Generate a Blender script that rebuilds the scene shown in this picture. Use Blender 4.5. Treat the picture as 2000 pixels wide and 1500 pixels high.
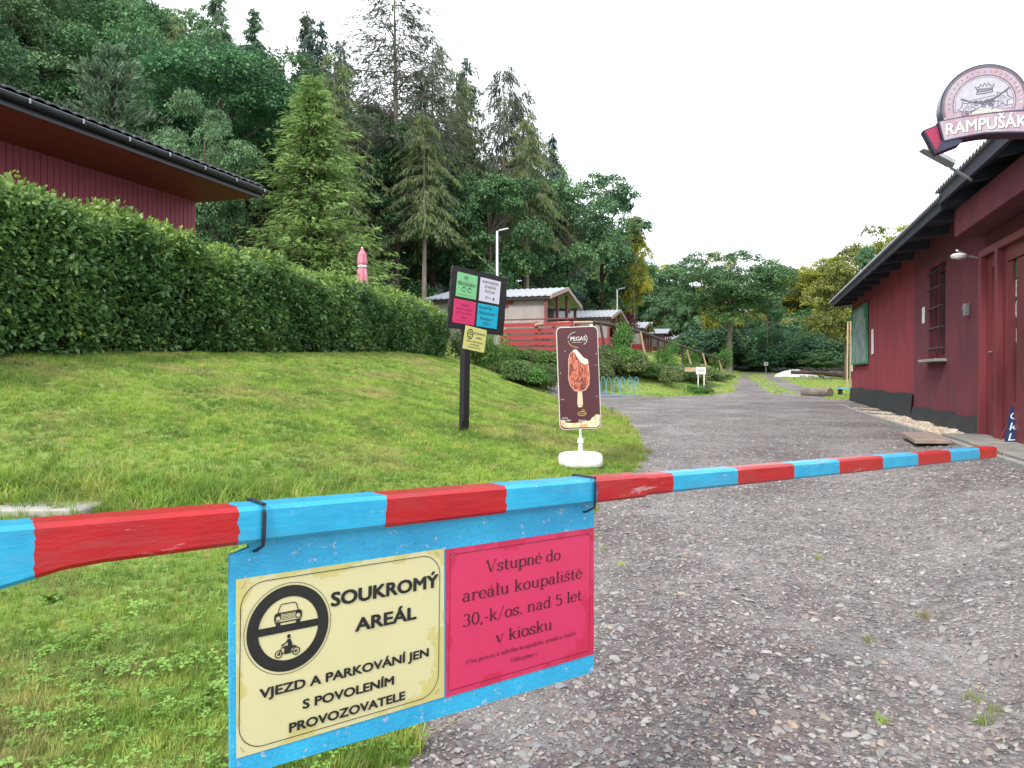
import bpy, math, random
import numpy as np
from mathutils import Vector, Matrix
R = math.radians
C = bpy.context.scene.collection
for o in list(bpy.data.objects): bpy.data.objects.remove(o)
scene = bpy.context.scene

# ------------------------------------------------------------------ camera, sky, sun, exposure
F = 1455.0                      # focal length in pixels of a 2000 px wide frame
cam = bpy.data.cameras.new('camera'); camo = bpy.data.objects.new('camera', cam); C.objects.link(camo)
cam.sensor_width = 36; cam.lens = 36*F/2000; cam.clip_start = 0.05; cam.clip_end = 3000
camo.location = (0, 0, 0); camo.rotation_euler = (R(90-0.59), 0, 0)
scene.camera = camo
SUN_EL, SUN_AZ = 38, 215        # azimuth of the sun seen from above, clockwise from +Y
w = bpy.data.worlds.new('World'); scene.world = w; w.use_nodes = True
nt = w.node_tree; nt.nodes.clear()
out = nt.nodes.new('ShaderNodeOutputWorld'); bg = nt.nodes.new('ShaderNodeBackground')
sky = nt.nodes.new('ShaderNodeTexSky'); sky.sky_type = 'NISHITA'; sky.sun_disc = False
sky.sun_elevation = R(SUN_EL); sky.sun_rotation = R(SUN_AZ)
mx = nt.nodes.new('ShaderNodeMix'); mx.data_type = 'RGBA'; mx.inputs[0].default_value = 0.86
tc = nt.nodes.new('ShaderNodeTexCoord'); nz = nt.nodes.new('ShaderNodeTexNoise'); nz.inputs['Scale'].default_value = 1.6
nz.inputs['Detail'].default_value = 5
cr = nt.nodes.new('ShaderNodeValToRGB')
cr.color_ramp.elements[0].color = (8.6, 9.1, 9.9, 1); cr.color_ramp.elements[1].color = (10.6, 10.7, 10.8, 1)
nt.links.new(tc.outputs['Generated'], nz.inputs['Vector']); nt.links.new(nz.outputs[0], cr.inputs[0])
nt.links.new(sky.outputs[0], mx.inputs[6]); nt.links.new(cr.outputs[0], mx.inputs[7])
nt.links.new(mx.outputs[2], bg.inputs[0]); bg.inputs[1].default_value = 0.112
nt.links.new(bg.outputs[0], out.inputs[0])
sl = bpy.data.lights.new('sun', 'SUN'); sl.energy = 1.9; sl.angle = R(11); sl.color = (1, .95, .86)
so = bpy.data.objects.new('sun', sl); C.objects.link(so)
sd = Vector((math.sin(R(SUN_AZ))*math.cos(R(SUN_EL)), math.cos(R(SUN_AZ))*math.cos(R(SUN_EL)), math.sin(R(SUN_EL))))
so.rotation_euler = sd.to_track_quat('Z', 'Y').to_euler(); so.location = (0, 0, 30)
scene.view_settings.view_transform = 'Standard'; scene.view_settings.look = 'None'
scene.view_settings.gamma = 1; scene.view_settings.use_curve_mapping = False
scene.view_settings.exposure = 1.17

# ------------------------------------------------------------------ frames of reference
# the street runs along D2, 17.9 degrees to the right of +Y; (u, v) = sideways, along
D2 = np.array((.3074, .9516)); N2 = np.array((.9516, -.3074)); RZ = -math.atan2(.3074, .9516)
def uv2xy(u, v): return (N2[0]*u+D2[0]*v, N2[1]*u+D2[1]*v)
def xy2uv(x, y): return (N2[0]*x+N2[1]*y, D2[0]*x+D2[1]*y)
def at(px, Y): return ((px-1000)/F*Y, Y)
def zt(py, Y): return (735-py)/F*Y

# ------------------------------------------------------------------ tags and things
def tag(o, label=None, cat=None, group=None, kind=None):
    if label: o['label'] = label
    if cat: o['category'] = cat
    if group: o['group'] = group
    if kind: o['kind'] = kind
    return o
def thing(name, label, cat, loc=(0, 0, 0), rz=0, group=None):
    o = bpy.data.objects.new(name, None); C.objects.link(o); o.location = loc; o.rotation_euler = (0, 0, rz)
    o.empty_display_size = .2
    return tag(o, label, cat, group)
def copy_tree(o, parent=None):
    c = o.copy(); C.objects.link(c)
    if parent: c.parent = parent
    for ch in list(o.children): copy_tree(ch, c)
    return c

# ------------------------------------------------------------------ mesh helpers
class MB:
    def __init__(s): s.v = []; s.f = []; s.m = []; s.mi = 0
    def add(s, vs, fs):
        b = len(s.v); s.v += [tuple(map(float, q)) for q in vs]
        for f in fs: s.f.append(tuple(b+i for i in f)); s.m.append(s.mi)
        return s
    def box(s, c, d, rz=0, bev=0, ax=None):
        hx, hy, hz = d[0]/2, d[1]/2, d[2]/2
        M = ax if ax is not None else Matrix.Rotation(rz, 3, 'Z')
        if bev > 0:
            b = min(bev, hx*.9, hy*.9, hz*.9); P = []
            for sx in (-1, 1):
                for sy in (-1, 1):
                    for sz in (-1, 1):
                        P += [(sx*(hx-b), sy*(hy-b), sz*hz), (sx*(hx-b), sy*hy, sz*(hz-b)), (sx*hx, sy*(hy-b), sz*(hz-b))]
            idx = lambda sx, sy, sz, k: ((sx > 0)*4+(sy > 0)*2+(sz > 0))*3+k
            fs = []
            for z in (-1, 1): fs.append([idx(a, b2, z, 0) for a, b2 in ((-1, -1), (1, -1), (1, 1), (-1, 1))])
            for y in (-1, 1): fs.append([idx(a, y, z, 1) for a, z in ((-1, -1), (1, -1), (1, 1), (-1, 1))])
            for x in (-1, 1): fs.append([idx(x, a, z, 2) for a, z in ((-1, -1), (1, -1), (1, 1), (-1, 1))])
            for a in (-1, 1):
                for b2 in (-1, 1):
                    fs.append([idx(-1, a, b2, 0), idx(1, a, b2, 0), idx(1, a, b2, 1), idx(-1, a, b2, 1)])
                    fs.append([idx(a, -1, b2, 0), idx(a, 1, b2, 0), idx(a, 1, b2, 2), idx(a, -1, b2, 2)])
                    fs.append([idx(a, b2, -1, 1), idx(a, b2, 1, 1), idx(a, b2, 1, 2), idx(a, b2, -1, 2)])
            for a in (-1, 1):
                for b2 in (-1, 1):
                    for z in (-1, 1): fs.append([idx(a, b2, z, 0), idx(a, b2, z, 1), idx(a, b2, z, 2)])
        else:
            P = [(x*hx, y*hy, z*hz) for x in (-1, 1) for y in (-1, 1) for z in (-1, 1)]
            fs = [(0, 1, 3, 2), (4, 6, 7, 5), (0, 4, 5, 1), (2, 3, 7, 6), (0, 2, 6, 4), (1, 5, 7, 3)]
        return s.add([tuple(M @ Vector(p) + Vector(c)) for p in P], fs)
    def hexa(s, p):   # 8 points: bottom 4 (ccw) then top 4
        return s.add(p, [(3, 2, 1, 0), (4, 5, 6, 7), (0, 1, 5, 4), (1, 2, 6, 5), (2, 3, 7, 6), (3, 0, 4, 7)])
    def tube(s, pts, rad, n=8, cap=True):
        pts = [Vector(p) for p in pts]
        if not hasattr(rad, '__len__'): rad = [rad]*len(pts)
        V = []; up = Vector((0.13, .21, 1)).normalized()
        for i, p in enumerate(pts):
            t = (pts[min(i+1, len(pts)-1)]-pts[max(i-1, 0)]).normalized()
            a = t.cross(up)
            if a.length < .2: a = t.cross(Vector((1, .1, 0)))
            a.normalize(); b = t.cross(a)
            for k in range(n):
                an = 2*math.pi*k/n; V.append(p+(a*math.cos(an)+b*math.sin(an))*rad[i])
        fs = []
        for i in range(len(pts)-1):
            for k in range(n):
                fs.append((i*n+k, i*n+(k+1) % n, (i+1)*n+(k+1) % n, (i+1)*n+k))
        if cap: fs += [tuple(range(n))[::-1], tuple((len(pts)-1)*n+k for k in range(n))]
        return s.add(V, fs)
    def lathe(s, prof, n=16, c=(0, 0, 0), sy=1):
        V = []; fs = []
        for r, z in prof:
            for k in range(n):
                a = 2*math.pi*k/n; V.append((c[0]+r*math.cos(a), c[1]+sy*r*math.sin(a), c[2]+z))
        for i in range(len(prof)-1):
            for k in range(n): fs.append((i*n+k, i*n+(k+1) % n, (i+1)*n+(k+1) % n, (i+1)*n+k))
        fs += [tuple(range(n))[::-1], tuple((len(prof)-1)*n+k for k in range(n))]
        return s.add(V, fs)
    def build(s, name, mats, parent=None, off=(0, 0, 0), smooth=False):
        me = bpy.data.meshes.new(name)
        V = [(a-off[0], b-off[1], c-off[2]) for a, b, c in s.v]
        me.from_pydata(V, [], s.f)
        if not isinstance(mats, (list, tuple)): mats = [mats]
        for m in mats: me.materials.append(m)
        me.polygons.foreach_set('material_index', s.m)
        if smooth: me.polygons.foreach_set('use_smooth', [True]*len(s.f))
        me.update()
        o = bpy.data.objects.new(name, me); C.objects.link(o)
        if parent: o.parent = parent
        return o

def fast_mesh(name, V, faces, mat, tint=None, smooth=False):
    """V (n,3) array, faces (m,k) array of equal-sized faces"""
    me = bpy.data.meshes.new(name); V = np.asarray(V, np.float32); faces = np.asarray(faces, np.int32)
    m, k = faces.shape
    me.vertices.add(len(V)); me.vertices.foreach_set('co', V.ravel())
    me.loops.add(m*k); me.loops.foreach_set('vertex_index', faces.ravel())
    me.polygons.add(m); me.polygons.foreach_set('loop_start', np.arange(0, m*k, k, dtype=np.int32))
    if smooth: me.polygons.foreach_set('use_smooth', np.ones(m, bool))
    for q in (mat if isinstance(mat, (list, tuple)) else [mat]): me.materials.append(q)
    if tint is not None:
        a = me.attributes.new('tint', 'FLOAT', 'FACE'); a.data.foreach_set('value', np.asarray(tint, np.float32))
    me.update(calc_edges=True)
    return me

class Fr:      # a flat frame: origin, right, up, outward normal
    def __init__(s, o, ex, ey): s.o = Vector(o); s.x = Vector(ex).normalized(); s.n = s.x.cross(Vector(ey)).normalized(); s.y = s.n.cross(s.x)
    def p(s, x, y, h=0): return s.o+s.x*x+s.y*y+s.n*h
    def quad(s, mb, x0, y0, x1, y1, h=0): return mb.add([s.p(x0, y0, h), s.p(x1, y0, h), s.p(x1, y1, h), s.p(x0, y1, h)], [(0, 1, 2, 3)])
    def slab(s, mb, x0, y0, x1, y1, h0, h1):
        return mb.hexa([s.p(x0, y0, h0), s.p(x1, y0, h0), s.p(x1, y1, h0), s.p(x0, y1, h0), s.p(x0, y0, h1), s.p(x1, y0, h1), s.p(x1, y1, h1), s.p(x0, y1, h1)])
    def poly(s, mb, pts, h=0): return mb.add([s.p(x, y, h) for x, y in pts], [tuple(range(len(pts)))])
    def prism(s, mb, pts, h0, h1):
        n = len(pts); return mb.add([s.p(x, y, h0) for x, y in pts]+[s.p(x, y, h1) for x, y in pts],
            [tuple(range(n))[::-1], tuple(range(n, 2*n))]+[(i, (i+1) % n, n+(i+1) % n, n+i) for i in range(n)])
    def line(s, mb, pts, wd, h=0, closed=False):
        n = len(pts); P = [np.array(p, float) for p in pts]; L = []; Rr = []
        for i in range(n):
            if closed: t = P[(i+1) % n]-P[i-1]
            else: t = P[min(i+1, n-1)]-P[max(i-1, 0)]
            t = t/(np.linalg.norm(t)+1e-12); q = np.array((-t[1], t[0]))
            ww = wd(t) if callable(wd) else wd
            L.append(P[i]+q*ww/2); Rr.append(P[i]-q*ww/2)
        V = [s.p(a[0], a[1], h) for a in L]+[s.p(a[0], a[1], h) for a in Rr]
        fs = [(n+i, n+(i+1) % n, (i+1) % n, i) for i in range(n if closed else n-1)]
        return mb.add(V, fs)
def arc(cx, cy, rx, ry, a0, a1, n=14): return [(cx+rx*math.cos(R(a0+(a1-a0)*i/n)), cy+ry*math.sin(R(a0+(a1-a0)*i/n))) for i in range(n+1)]
def rrect(x0, y0, x1, y1, r, n=8):
    return arc(x1-r, y1-r, r, r, 0, 90, n)+arc(x0+r, y1-r, r, r, 90, 180, n)+arc(x0+r, y0+r, r, r, 180, 270, n)+arc(x1-r, y0+r, r, r, 270, 360, n)

def text(fr, mb, s, x, y, width=None, size=.03, bold=0.0, h=.0005, align='L', cap=None, shear=0, yfun=None, rot=0):
    """flat lettering in the built-in typeface; width fits the word, cap its capital height"""
    cu = bpy.data.curves.new('t', 'FONT'); cu.body = s; cu.size = 1; cu.offset = 0; cu.resolution_u = 3; cu.shear = shear
    ob = bpy.data.objects.new('t', cu); me = bpy.data.meshes.new_from_object(ob)
    if not len(me.vertices): return
    V = np.array([v.co[:2] for v in me.vertices]); fs = [tuple(p.vertices) for p in me.polygons]
    x0, x1 = V[:, 0].min(), V[:, 0].max()
    sx = width/(x1-x0) if width else size
    sy = cap/.73 if cap else (size if not width else sx)
    V[:, 0] = (V[:, 0]-x0)*sx; V[:, 1] *= sy
    wd = (x1-x0)*sx
    if align == 'C': V[:, 0] -= wd/2
    # heavier faces are made of the same outline laid down a few times, each a hair higher
    for kk, (ox, oy) in enumerate([(0, 0)] if not bold else [(0, 0), (-1, 0), (1, 0), (-.7, .6), (.7, .6), (-.7, -.6), (.7, -.6)]):
        P = []
        for a, b in V:
            a += ox*bold*sy; b += oy*bold*sy
            if rot: a, b = a*math.cos(rot)-b*math.sin(rot), a*math.sin(rot)+b*math.cos(rot)
            P.append(fr.p(x+a, y+b+(yfun(x+a) if yfun else 0), h+kk*2e-5))
        mb.add(P, fs)
    bpy.data.objects.remove(ob); bpy.data.curves.remove(cu); bpy.data.meshes.remove(me)

# a small slab-serif stroke alphabet with contrast between stems and hairlines
def _o(cx=.25, cy=.23, rx=.19, ry=.235): return ('p', arc(cx, cy, rx, ry, 0, 360, 20))
GL = {
 'o': (.5, [_o()]), 'a': (.48, [('p', [(.08, .36)]+arc(.21, .33, .13, .13, 160, 0, 8)+[(.34, .3), (.34, .06)]+arc(.4, .06, .06, .06, 180, 300, 4)), ('p', [(.34, .28)]+arc(.2, .13, .14, .13, 80, 360, 12))]),
 'e': (.46, [('p', [(.05, .25), (.42, .25)]+arc(.235, .235, .185, .235, 5, 320, 18))]),
 'c': (.46, [('p', arc(.24, .23, .19, .235, 45, 320, 18))]),
 'd': (.54, [('p', arc(.24, .23, .18, .235, 40, 320, 16)), ('p', [(.41, .72), (.41, 0)]), ('s', .36, .71, .14), ('s', .45, .0, .12)]),
 'b': (.54, [('p', arc(.3, .23, .18, .235, 140, -140, 16)), ('p', [(.12, .72), (.12, 0)]), ('s', .08, .71, .14)]),
 'p': (.54, [('p', arc(.3, .23, .18, .235, 140, -140, 16)), ('p', [(.12, .46), (.12, -.22)]), ('s', .08, .45, .14), ('s', .12, -.21, .22)]),
 'l': (.27, [('p', [(.13, .72), (.13, 0)]), ('s', .1, .71, .12), ('s', .13, .01, .22)]),
 'i': (.27, [('p', [(.13, .46), (.13, 0)]), ('s', .1, .45, .12), ('s', .13, .01, .22), ('p', [(.13, .66), (.13, .6)])]),
 'j': (.27, [('p', [(.15, .46), (.15, -.12)]+arc(.06, -.12, .09, .09, 0, -120, 5)), ('s', .12, .45, .12), ('p', [(.15, .66), (.15, .6)])]),
 'k': (.52, [('p', [(.12, .72), (.12, 0)]), ('s', .09, .71, .12), ('s', .12, .01, .2), ('p', [(.14, .2), (.4, .45)]), ('p', [(.22, .28), (.43, 0)]), ('s', .4, .45, .16), ('s', .43, .01, .16)]),
 'n': (.56, [('p', [(.12, .46), (.12, 0)]), ('s', .09, .45, .12), ('s', .12, .01, .2), ('p', [(.13, .3)]+arc(.28, .31, .14, .15, 170, 0, 10)+[(.42, .0)]), ('s', .42, .01, .2)]),
 'm': (.82, [('p', [(.12, .46), (.12, 0)]), ('s', .09, .45, .12), ('s', .12, .01, .2), ('p', [(.13, .3)]+arc(.27, .31, .13, .15, 170, 0, 10)+[(.4, .0)]), ('s', .4, .01, .2), ('p', [(.4, .3)]+arc(.54, .31, .13, .15, 170, 0, 10)+[(.67, .0)]), ('s', .67, .01, .2)]),
 'r': (.42, [('p', [(.12, .46), (.12, 0)]), ('s', .09, .45, .12), ('s', .12, .01, .22), ('p', [(.13, .28)]+arc(.28, .3, .14, .15, 170, 60, 8)), ('p', [(.35, .43), (.36, .36)])]),
 's': (.42, [('p', arc(.21, .35, .14, .12, 30, 200, 8)+[(.14, .27), (.28, .2)]+arc(.2, .12, .15, .12, 30, -160, 9)), ('p', [(.34, .46), (.34, .33)]), ('p', [(.06, .13), (.06, 0)])]),
 't': (.36, [('p', [(.15, .62), (.15, .1)]+arc(.24, .1, .09, .1, 180, 320, 6)), ('h', .17, .44, .26)]),
 'u': (.56, [('p', [(.12, .45), (.12, .15)]+arc(.27, .15, .15, .15, 180, 350, 10)), ('p', [(.42, .46), (.42, 0)]), ('s', .08, .45, .14), ('s', .38, .45, .14), ('s', .46, .01, .12)]),
 'v': (.5, [('p', [(.08, .45), (.25, 0)]), ('t', [(.42, .45), (.25, 0)]), ('s', .08, .45, .18), ('s', .42, .45, .16)]),
 'z': (.44, [('h', .22, .44, .32), ('h', .22, .02, .34), ('p', [(.37, .43), (.07, .02)]), ('t', [(.07, .44), (.07, .34)]), ('t', [(.38, .02), (.38, .13)])]),
 'V': (.7, [('p', [(.1, .7), (.35, 0)]), ('t', [(.6, .7), (.35, 0)]), ('s', .1, .7, .22), ('s', .6, .7, .2)]),
 'N': (.76, [('t', [(.14, .7), (.14, 0)]), ('t', [(.62, .7), (.62, 0)]), ('p', [(.14, .7), (.62, 0)]), ('s', .1, .7, .16), ('s', .14, .01, .2), ('s', .62, .7, .2)]),
 'D': (.74, [('p', [(.16, .7), (.16, 0)]), ('p', [(.16, .69), (.32, .69)]+arc(.34, .35, .3, .34, 90, -90, 16)+[(.16, .01)]), ('s', .1, .69, .16), ('s', .1, .01, .16)]),
 '3': (.52, [('p', arc(.25, .53, .16, .16, 150, -70, 12)), ('p', arc(.25, .19, .19, .19, 80, -150, 14))]),
 '0': (.52, [('p', arc(.26, .35, .18, .35, 0, 360, 22))]),
 '5': (.52, [('h', .28, .67, .3), ('p', [(.12, .68), (.12, .38)]), ('p', arc(.25, .21, .19, .22, 130, -150, 15))]),
 ',': (.22, [('p', [(.1, .06), (.1, .0), (.06, -.12)])]), '.': (.22, [('p', [(.1, .07), (.1, .0)])]),
 '-': (.3, [('H', .15, .24, .2)]), '/': (.42, [('t', [(.05, -.1), (.37, .75)])]), ' ': (.27, []),
 '@': (.6, [('t', arc(.28, .3, .24, .3, 0, 360, 16)), ('t', [(.2, -.1), (.2, .5)]), ('t', arc(.28, .38, .1, .12, 120, -120, 8))]),
 '☺': (.6, [('t', arc(.28, .28, .22, .26, 0, 360, 16)), ('t', arc(.28, .28, .12, .14, 200, 340, 8)), ('t', [(.2, .4), (.2, .34)]), ('t', [(.36, .4), (.36, .34)])]),
}
for b, a in (('a', 'á'), ('e', 'é'), ('u', 'ú')):
    GL[a] = (GL[b][0], GL[b][1]+[('t', [(.2, .54), (.32, .69)])])
for b, a in (('s', 'š'), ('e', 'ě'), ('z', 'ž')):
    GL[a] = (GL[b][0], GL[b][1]+[('t', [(.12, .68), (.22, .55)]), ('t', [(.32, .68), (.22, .55)])])
def serif_text(fr, mb, s, x, y, width, cap, h=.0005, weight=1.0):
    adv = sum(GL[c][0] for c in s); sx = width/adv; sy = cap/.7; cx = x; k = 0
    pen = lambda t: (.028+.075*abs(t[1])*weight)*(sx+sy)/2
    thin = .034*(sx+sy)/2
    for c in s:
        for st in GL[c][1]:
            hh = h+k*4e-6; k = (k+1) % 40
            if st[0] in 'pt':
                P = [(cx+a*sx, y+b*sy) for a, b in st[1]]
                fr.line(mb, P, pen if st[0] == 'p' else thin, hh)
            else:
                t = {'s': .032, 'h': .04, 'H': .06}[st[0]]*sy; a, b, wd = st[1], st[2], st[3]
                fr.quad(mb, cx+(a-wd/2)*sx, y+b*sy-t/2, cx+(a+wd/2)*sx, y+b*sy+t/2, hh)
        cx += GL[c][0]*sx

# ------------------------------------------------------------------ materials
def nodes(name):
    m = bpy.data.materials.new(name); m.use_nodes = True; t = m.node_tree; b = t.nodes['Principled BSDF']
    return m, t, b
def _n(t, ty, **kw):
    n = t.nodes.new(ty)
    for k, v in kw.items():
        if hasattr(n, k) and k not in ('Scale', 'Detail'): setattr(n, k, v)
        else: n.inputs[k].default_value = v
    return n
def rgba(c): return (c[0], c[1], c[2], 1)
def ramp(t, fac, stops):
    r = t.nodes.new('ShaderNodeValToRGB'); e = r.color_ramp.elements
    while len(e) < len(stops): e.new(.5)
    for i, (p, c) in enumerate(stops): e[i].position = p; e[i].color = rgba(c)
    t.links.new(fac, r.inputs[0]); return r.outputs[0]
def mixc(t, fac, a, b, mode='MIX'):
    m = t.nodes.new('ShaderNodeMix'); m.data_type = 'RGBA'; m.blend_type = mode
    for s, v in ((0, fac), (6, a), (7, b)):
        if hasattr(v, 'is_linked') or hasattr(v, 'links'): t.links.new(v, m.inputs[s])
        elif s == 0: m.inputs[0].default_value = v
        else: m.inputs[s].default_value = rgba(v)
    return m.outputs[2]
def math_(t, op, a, b=None, clamp=False):
    m = t.nodes.new('ShaderNodeMath'); m.operation = op; m.use_clamp = clamp
    for i, v in enumerate((a, b)):
        if v is None: continue
        if hasattr(v, 'links'): t.links.new(v, m.inputs[i])
        else: m.inputs[i].default_value = v
    return m.outputs[0]
def noise(t, scale, detail=4, vec=None, rough=.55, dist=0):
    n = _n(t, 'ShaderNodeTexNoise'); n.inputs['Scale'].default_value = scale; n.inputs['Detail'].default_value = detail
    n.inputs['Roughness'].default_value = rough; n.inputs['Distortion'].default_value = dist
    if vec is None:
        c = t.nodes.new('ShaderNodeTexCoord'); vec = c.outputs['Object']
    t.links.new(vec, n.inputs['Vector']); return n.outputs[0]
def coords(t, scale=(1, 1, 1), kind='Object', rot=(0, 0, 0)):
    c = t.nodes.new('ShaderNodeTexCoord'); mp = t.nodes.new('ShaderNodeMapping'); mp.inputs['Scale'].default_value = scale
    mp.inputs['Rotation'].default_value = rot
    t.links.new(c.outputs[kind], mp.inputs['Vector']); return mp.outputs[0]
def bump(t, b, h, strength=.3, dist=.01, prev=None):
    n = t.nodes.new('ShaderNodeBump'); n.inputs['Strength'].default_value = strength; n.inputs['Distance'].default_value = dist
    t.links.new(h, n.inputs['Height'])
    if prev is not None: t.links.new(prev, n.inputs['Normal'])
    t.links.new(n.outputs[0], b.inputs['Normal']); return n.outputs[0]
def pm(name, c1, c2=None, scale=6, rough=.6, bmp=.2, bd=.004, stretch=(1, 1, 1), metal=0, c3=None, spec=.4, detail=5, coat=0):
    m, t, b = nodes(name); v = coords(t, stretch)
    c2 = c2 or tuple(x*.7 for x in c1)
    f = noise(t, scale, detail, v)
    st = [(.32, c2), (.66, c1)]
    if c3: st.append((.8, c3))
    col = ramp(t, f, st); t.links.new(col, b.inputs['Base Color'])
    f2 = noise(t, scale*7, 4, v)
    rr = t.nodes.new('ShaderNodeMapRange'); rr.inputs[3].default_value = rough-.1; rr.inputs[4].default_value = min(1, rough+.12)
    t.links.new(f2, rr.inputs[0]); t.links.new(rr.outputs[0], b.inputs['Roughness'])
    b.inputs['Metallic'].default_value = metal; b.inputs['Specular IOR Level'].default_value = spec; b.inputs['Coat Weight'].default_value = coat
    if bmp: bump(t, b, f2, bmp, bd)
    return m
def leafmat(name, dark, mid, light, trans=.25, rough=.55, rnd=.25, spec=.3):
    m, t, b = nodes(name)
    a = t.nodes.new('ShaderNodeAttribute'); a.attribute_name = 'tint'
    col = ramp(t, a.outputs['Fac'], [(0, dark), (.5, mid), (1, light)])
    oi = t.nodes.new('ShaderNodeObjectInfo')
    hs = t.nodes.new('ShaderNodeHueSaturation'); t.links.new(col, hs.inputs['Color'])
    mr = t.nodes.new('ShaderNodeMapRange'); mr.inputs[3].default_value = 1-rnd; mr.inputs[4].default_value = 1+rnd
    t.links.new(oi.outputs['Random'], mr.inputs[0]); t.links.new(mr.outputs[0], hs.inputs['Value'])
    mr2 = t.nodes.new('ShaderNodeMapRange'); mr2.inputs[3].default_value = .5-.05*rnd*2; mr2.inputs[4].default_value = .5+.05*rnd*2
    q = math_(t, 'FRACT', math_(t, 'MULTIPLY', oi.outputs['Random'], 7.31))
    t.links.new(q, mr2.inputs[0]); t.links.new(mr2.outputs[0], hs.inputs['Hue'])
    t.links.new(hs.outputs[0], b.inputs['Base Color']); b.inputs['Roughness'].default_value = rough; b.inputs['Specular IOR Level'].default_value = spec
    tr = t.nodes.new('ShaderNodeBsdfTranslucent'); t.links.new(hs.outputs[0], tr.inputs[0])
    ms = t.nodes.new('ShaderNodeMixShader'); ms.inputs[0].default_value = trans
    t.links.new(b.outputs[0], ms.inputs[1]); t.links.new(tr.outputs[0], ms.inputs[2])
    t.links.new(ms.outputs[0], t.nodes['Material Output'].inputs[0])
    return m
# ------------------------------------------------------------------ terrain
GY = np.array([(-20, -1.3), (0, -1.22), (2.4, -1.2), (5, -1.08), (7.35, -.98), (9.3, -.88), (12, -.82), (15, -.78), (22, -.74), (30, -.60), (42, -.28), (50, -.05), (60, .18), (70, .50), (80, .42), (100, .8), (200, 3), (900, 5)])
XE = np.array([(-20, -.8), (0.5, -.6), (2.28, -.345), (2.5, -.29), (4.4, .15), (5.9, .61), (7.35, 1.16), (8.2, 1.48), (10.2, 1.75), (14.5, 2.14), (19, 2.2), (22.5, 1.6), (25, 2.5), (27, 4.6), (30, 8.6), (36, 10.8), (48, 14.7), (66, 20.4), (90, 28), (300, 97)])
AM = np.array([(-20, .05), (2, .06), (4.6, .12), (5.4, .2), (6.2, .55), (9, 1.14), (14.6, 1.2), (22, 1.45), (27, 1.8), (60, 1.9), (100, 2), (300, 2)])
WD = np.array([(-20, 6), (4, 6), (9, 8), (14.6, 6), (23, 4.5), (27, 8), (100, 9), (300, 9)])
_h = lambda x, y: np.sin(x*1.7+np.sin(y*1.1)*1.3)*np.cos(y*1.35+x*.4)
def T(x, y):
    x = np.asarray(x, float); y = np.asarray(y, float)
    g = np.interp(y, GY[:, 0], GY[:, 1]); xe = np.interp(y, XE[:, 0], XE[:, 1])
    u, v = xy2uv(x, y)
    k = np.clip((u-.8)/1.4, 0, 1)*np.clip((13-y)/4, 0, 1)
    g = g*(1-k)+(-.80)*k
    q = np.clip((xe-x)/np.interp(y, WD[:, 0], WD[:, 1]), 0, 1)
    rise = np.interp(y, AM[:, 0], AM[:, 1])*(.55*q+.45*q*q*(3-2*q))
    hill = .42*np.logaddexp(0, (-16-u)/2)*2
    hill = np.minimum(hill, 34)
    g = g+np.clip((y-74)/60, 0, 1)*12*np.clip((u+5)/6, 0, 1)
    rb = np.clip((u-14)/12, 0, 1)*np.clip((y-25)/20, 0, 1)*1.5
    lump = .018*_h(x*2.1, y*2.3)*np.clip((xe-x)*2, 0, 1)+.006*_h(x*3.3+1, y*2.9)
    lump = lump + .5*_h(x*.09, y*.11)*np.clip((-17-u)/10, 0, 1)*2
    return g+rise+hill+rb+lump
def Tz(x, y): return float(T(x, y))

def inside(poly, x, y):
    r = np.zeros(x.shape, bool); n = len(poly)
    for i in range(n):
        x0, y0 = poly[i]; x1, y1 = poly[(i+1) % n]
        if y0 == y1: continue
        c = ((y0 > y) != (y1 > y)) & (x < (x1-x0)*(y-y0)/(y1-y0)+x0); r ^= c
    return r
_K = lambda D, a: uv2xy(D, a)
ROAD = [(-.8, -2), (-.6, .5), (-.345, 2.28), (-.29, 2.5), (.15, 4.4), (.61, 5.9), (1.16, 7.35), (1.48, 8.2), (1.75, 10.2), (2.14, 14.5), (2.2, 19), (1.5, 22.3), (1.1, 23.4), (1.2, 25.6), (3.2, 26.6), (5, 24.9), (7.0, 26.2), (8.6, 29), (10.8, 36), (14.5, 48), (19.6, 62), (21.2, 70), (23.6, 70), (21.6, 62), (17.3, 48), (15.6, 42), (12.0, 29), _K(2.26, 25.5), _K(3.0, 25.2), _K(3.0, 6), (9, 2), (9, -2)]
th = np.radians(np.arange(-78, 78.01, .42)); rr = [1.0]
while rr[-1] < 290: rr.append(rr[-1]*1.014+.012)
rr = np.array(rr); TH, RR = np.meshgrid(th, rr)
GX = RR*np.sin(TH); GYY = RR*np.cos(TH)-2.2
GZ = T(GX, GYY); nr, nc = GX.shape
V = np.stack([GX, GYY, GZ], -1).reshape(-1, 3)
ii = np.arange(nr*nc).reshape(nr, nc)
FQ = np.stack([ii[:-1, :-1], ii[:-1, 1:], ii[1:, 1:], ii[1:, :-1]], -1).reshape(-1, 4)
cx = V[FQ].mean(1)
jit = .10*_h(cx[:, 0]*5.1, cx[:, 1]*4.7)+.05*_h(cx[:, 0]*13, cx[:, 1]*15)
isroad = inside(ROAD, cx[:, 0]+jit, cx[:, 1]+jit*.7)
uu, vv = xy2uv(cx[:, 0], cx[:, 1])
# grassy strip between the wheel tracks of the far drive
mid = np.interp(cx[:, 1], [28, 36, 42, 48, 62, 70], [10.2, 12.5, 14.1, 15.9, 20.6, 22.4])
strip = (np.abs(cx[:, 0]-mid+jit) < .22+.008*cx[:, 1]) & (cx[:, 1] > 27) & (cx[:, 1] < 70) & (_h(cx[:, 0]*7, cx[:, 1]*3) > -.25)
isroad &= ~strip

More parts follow.
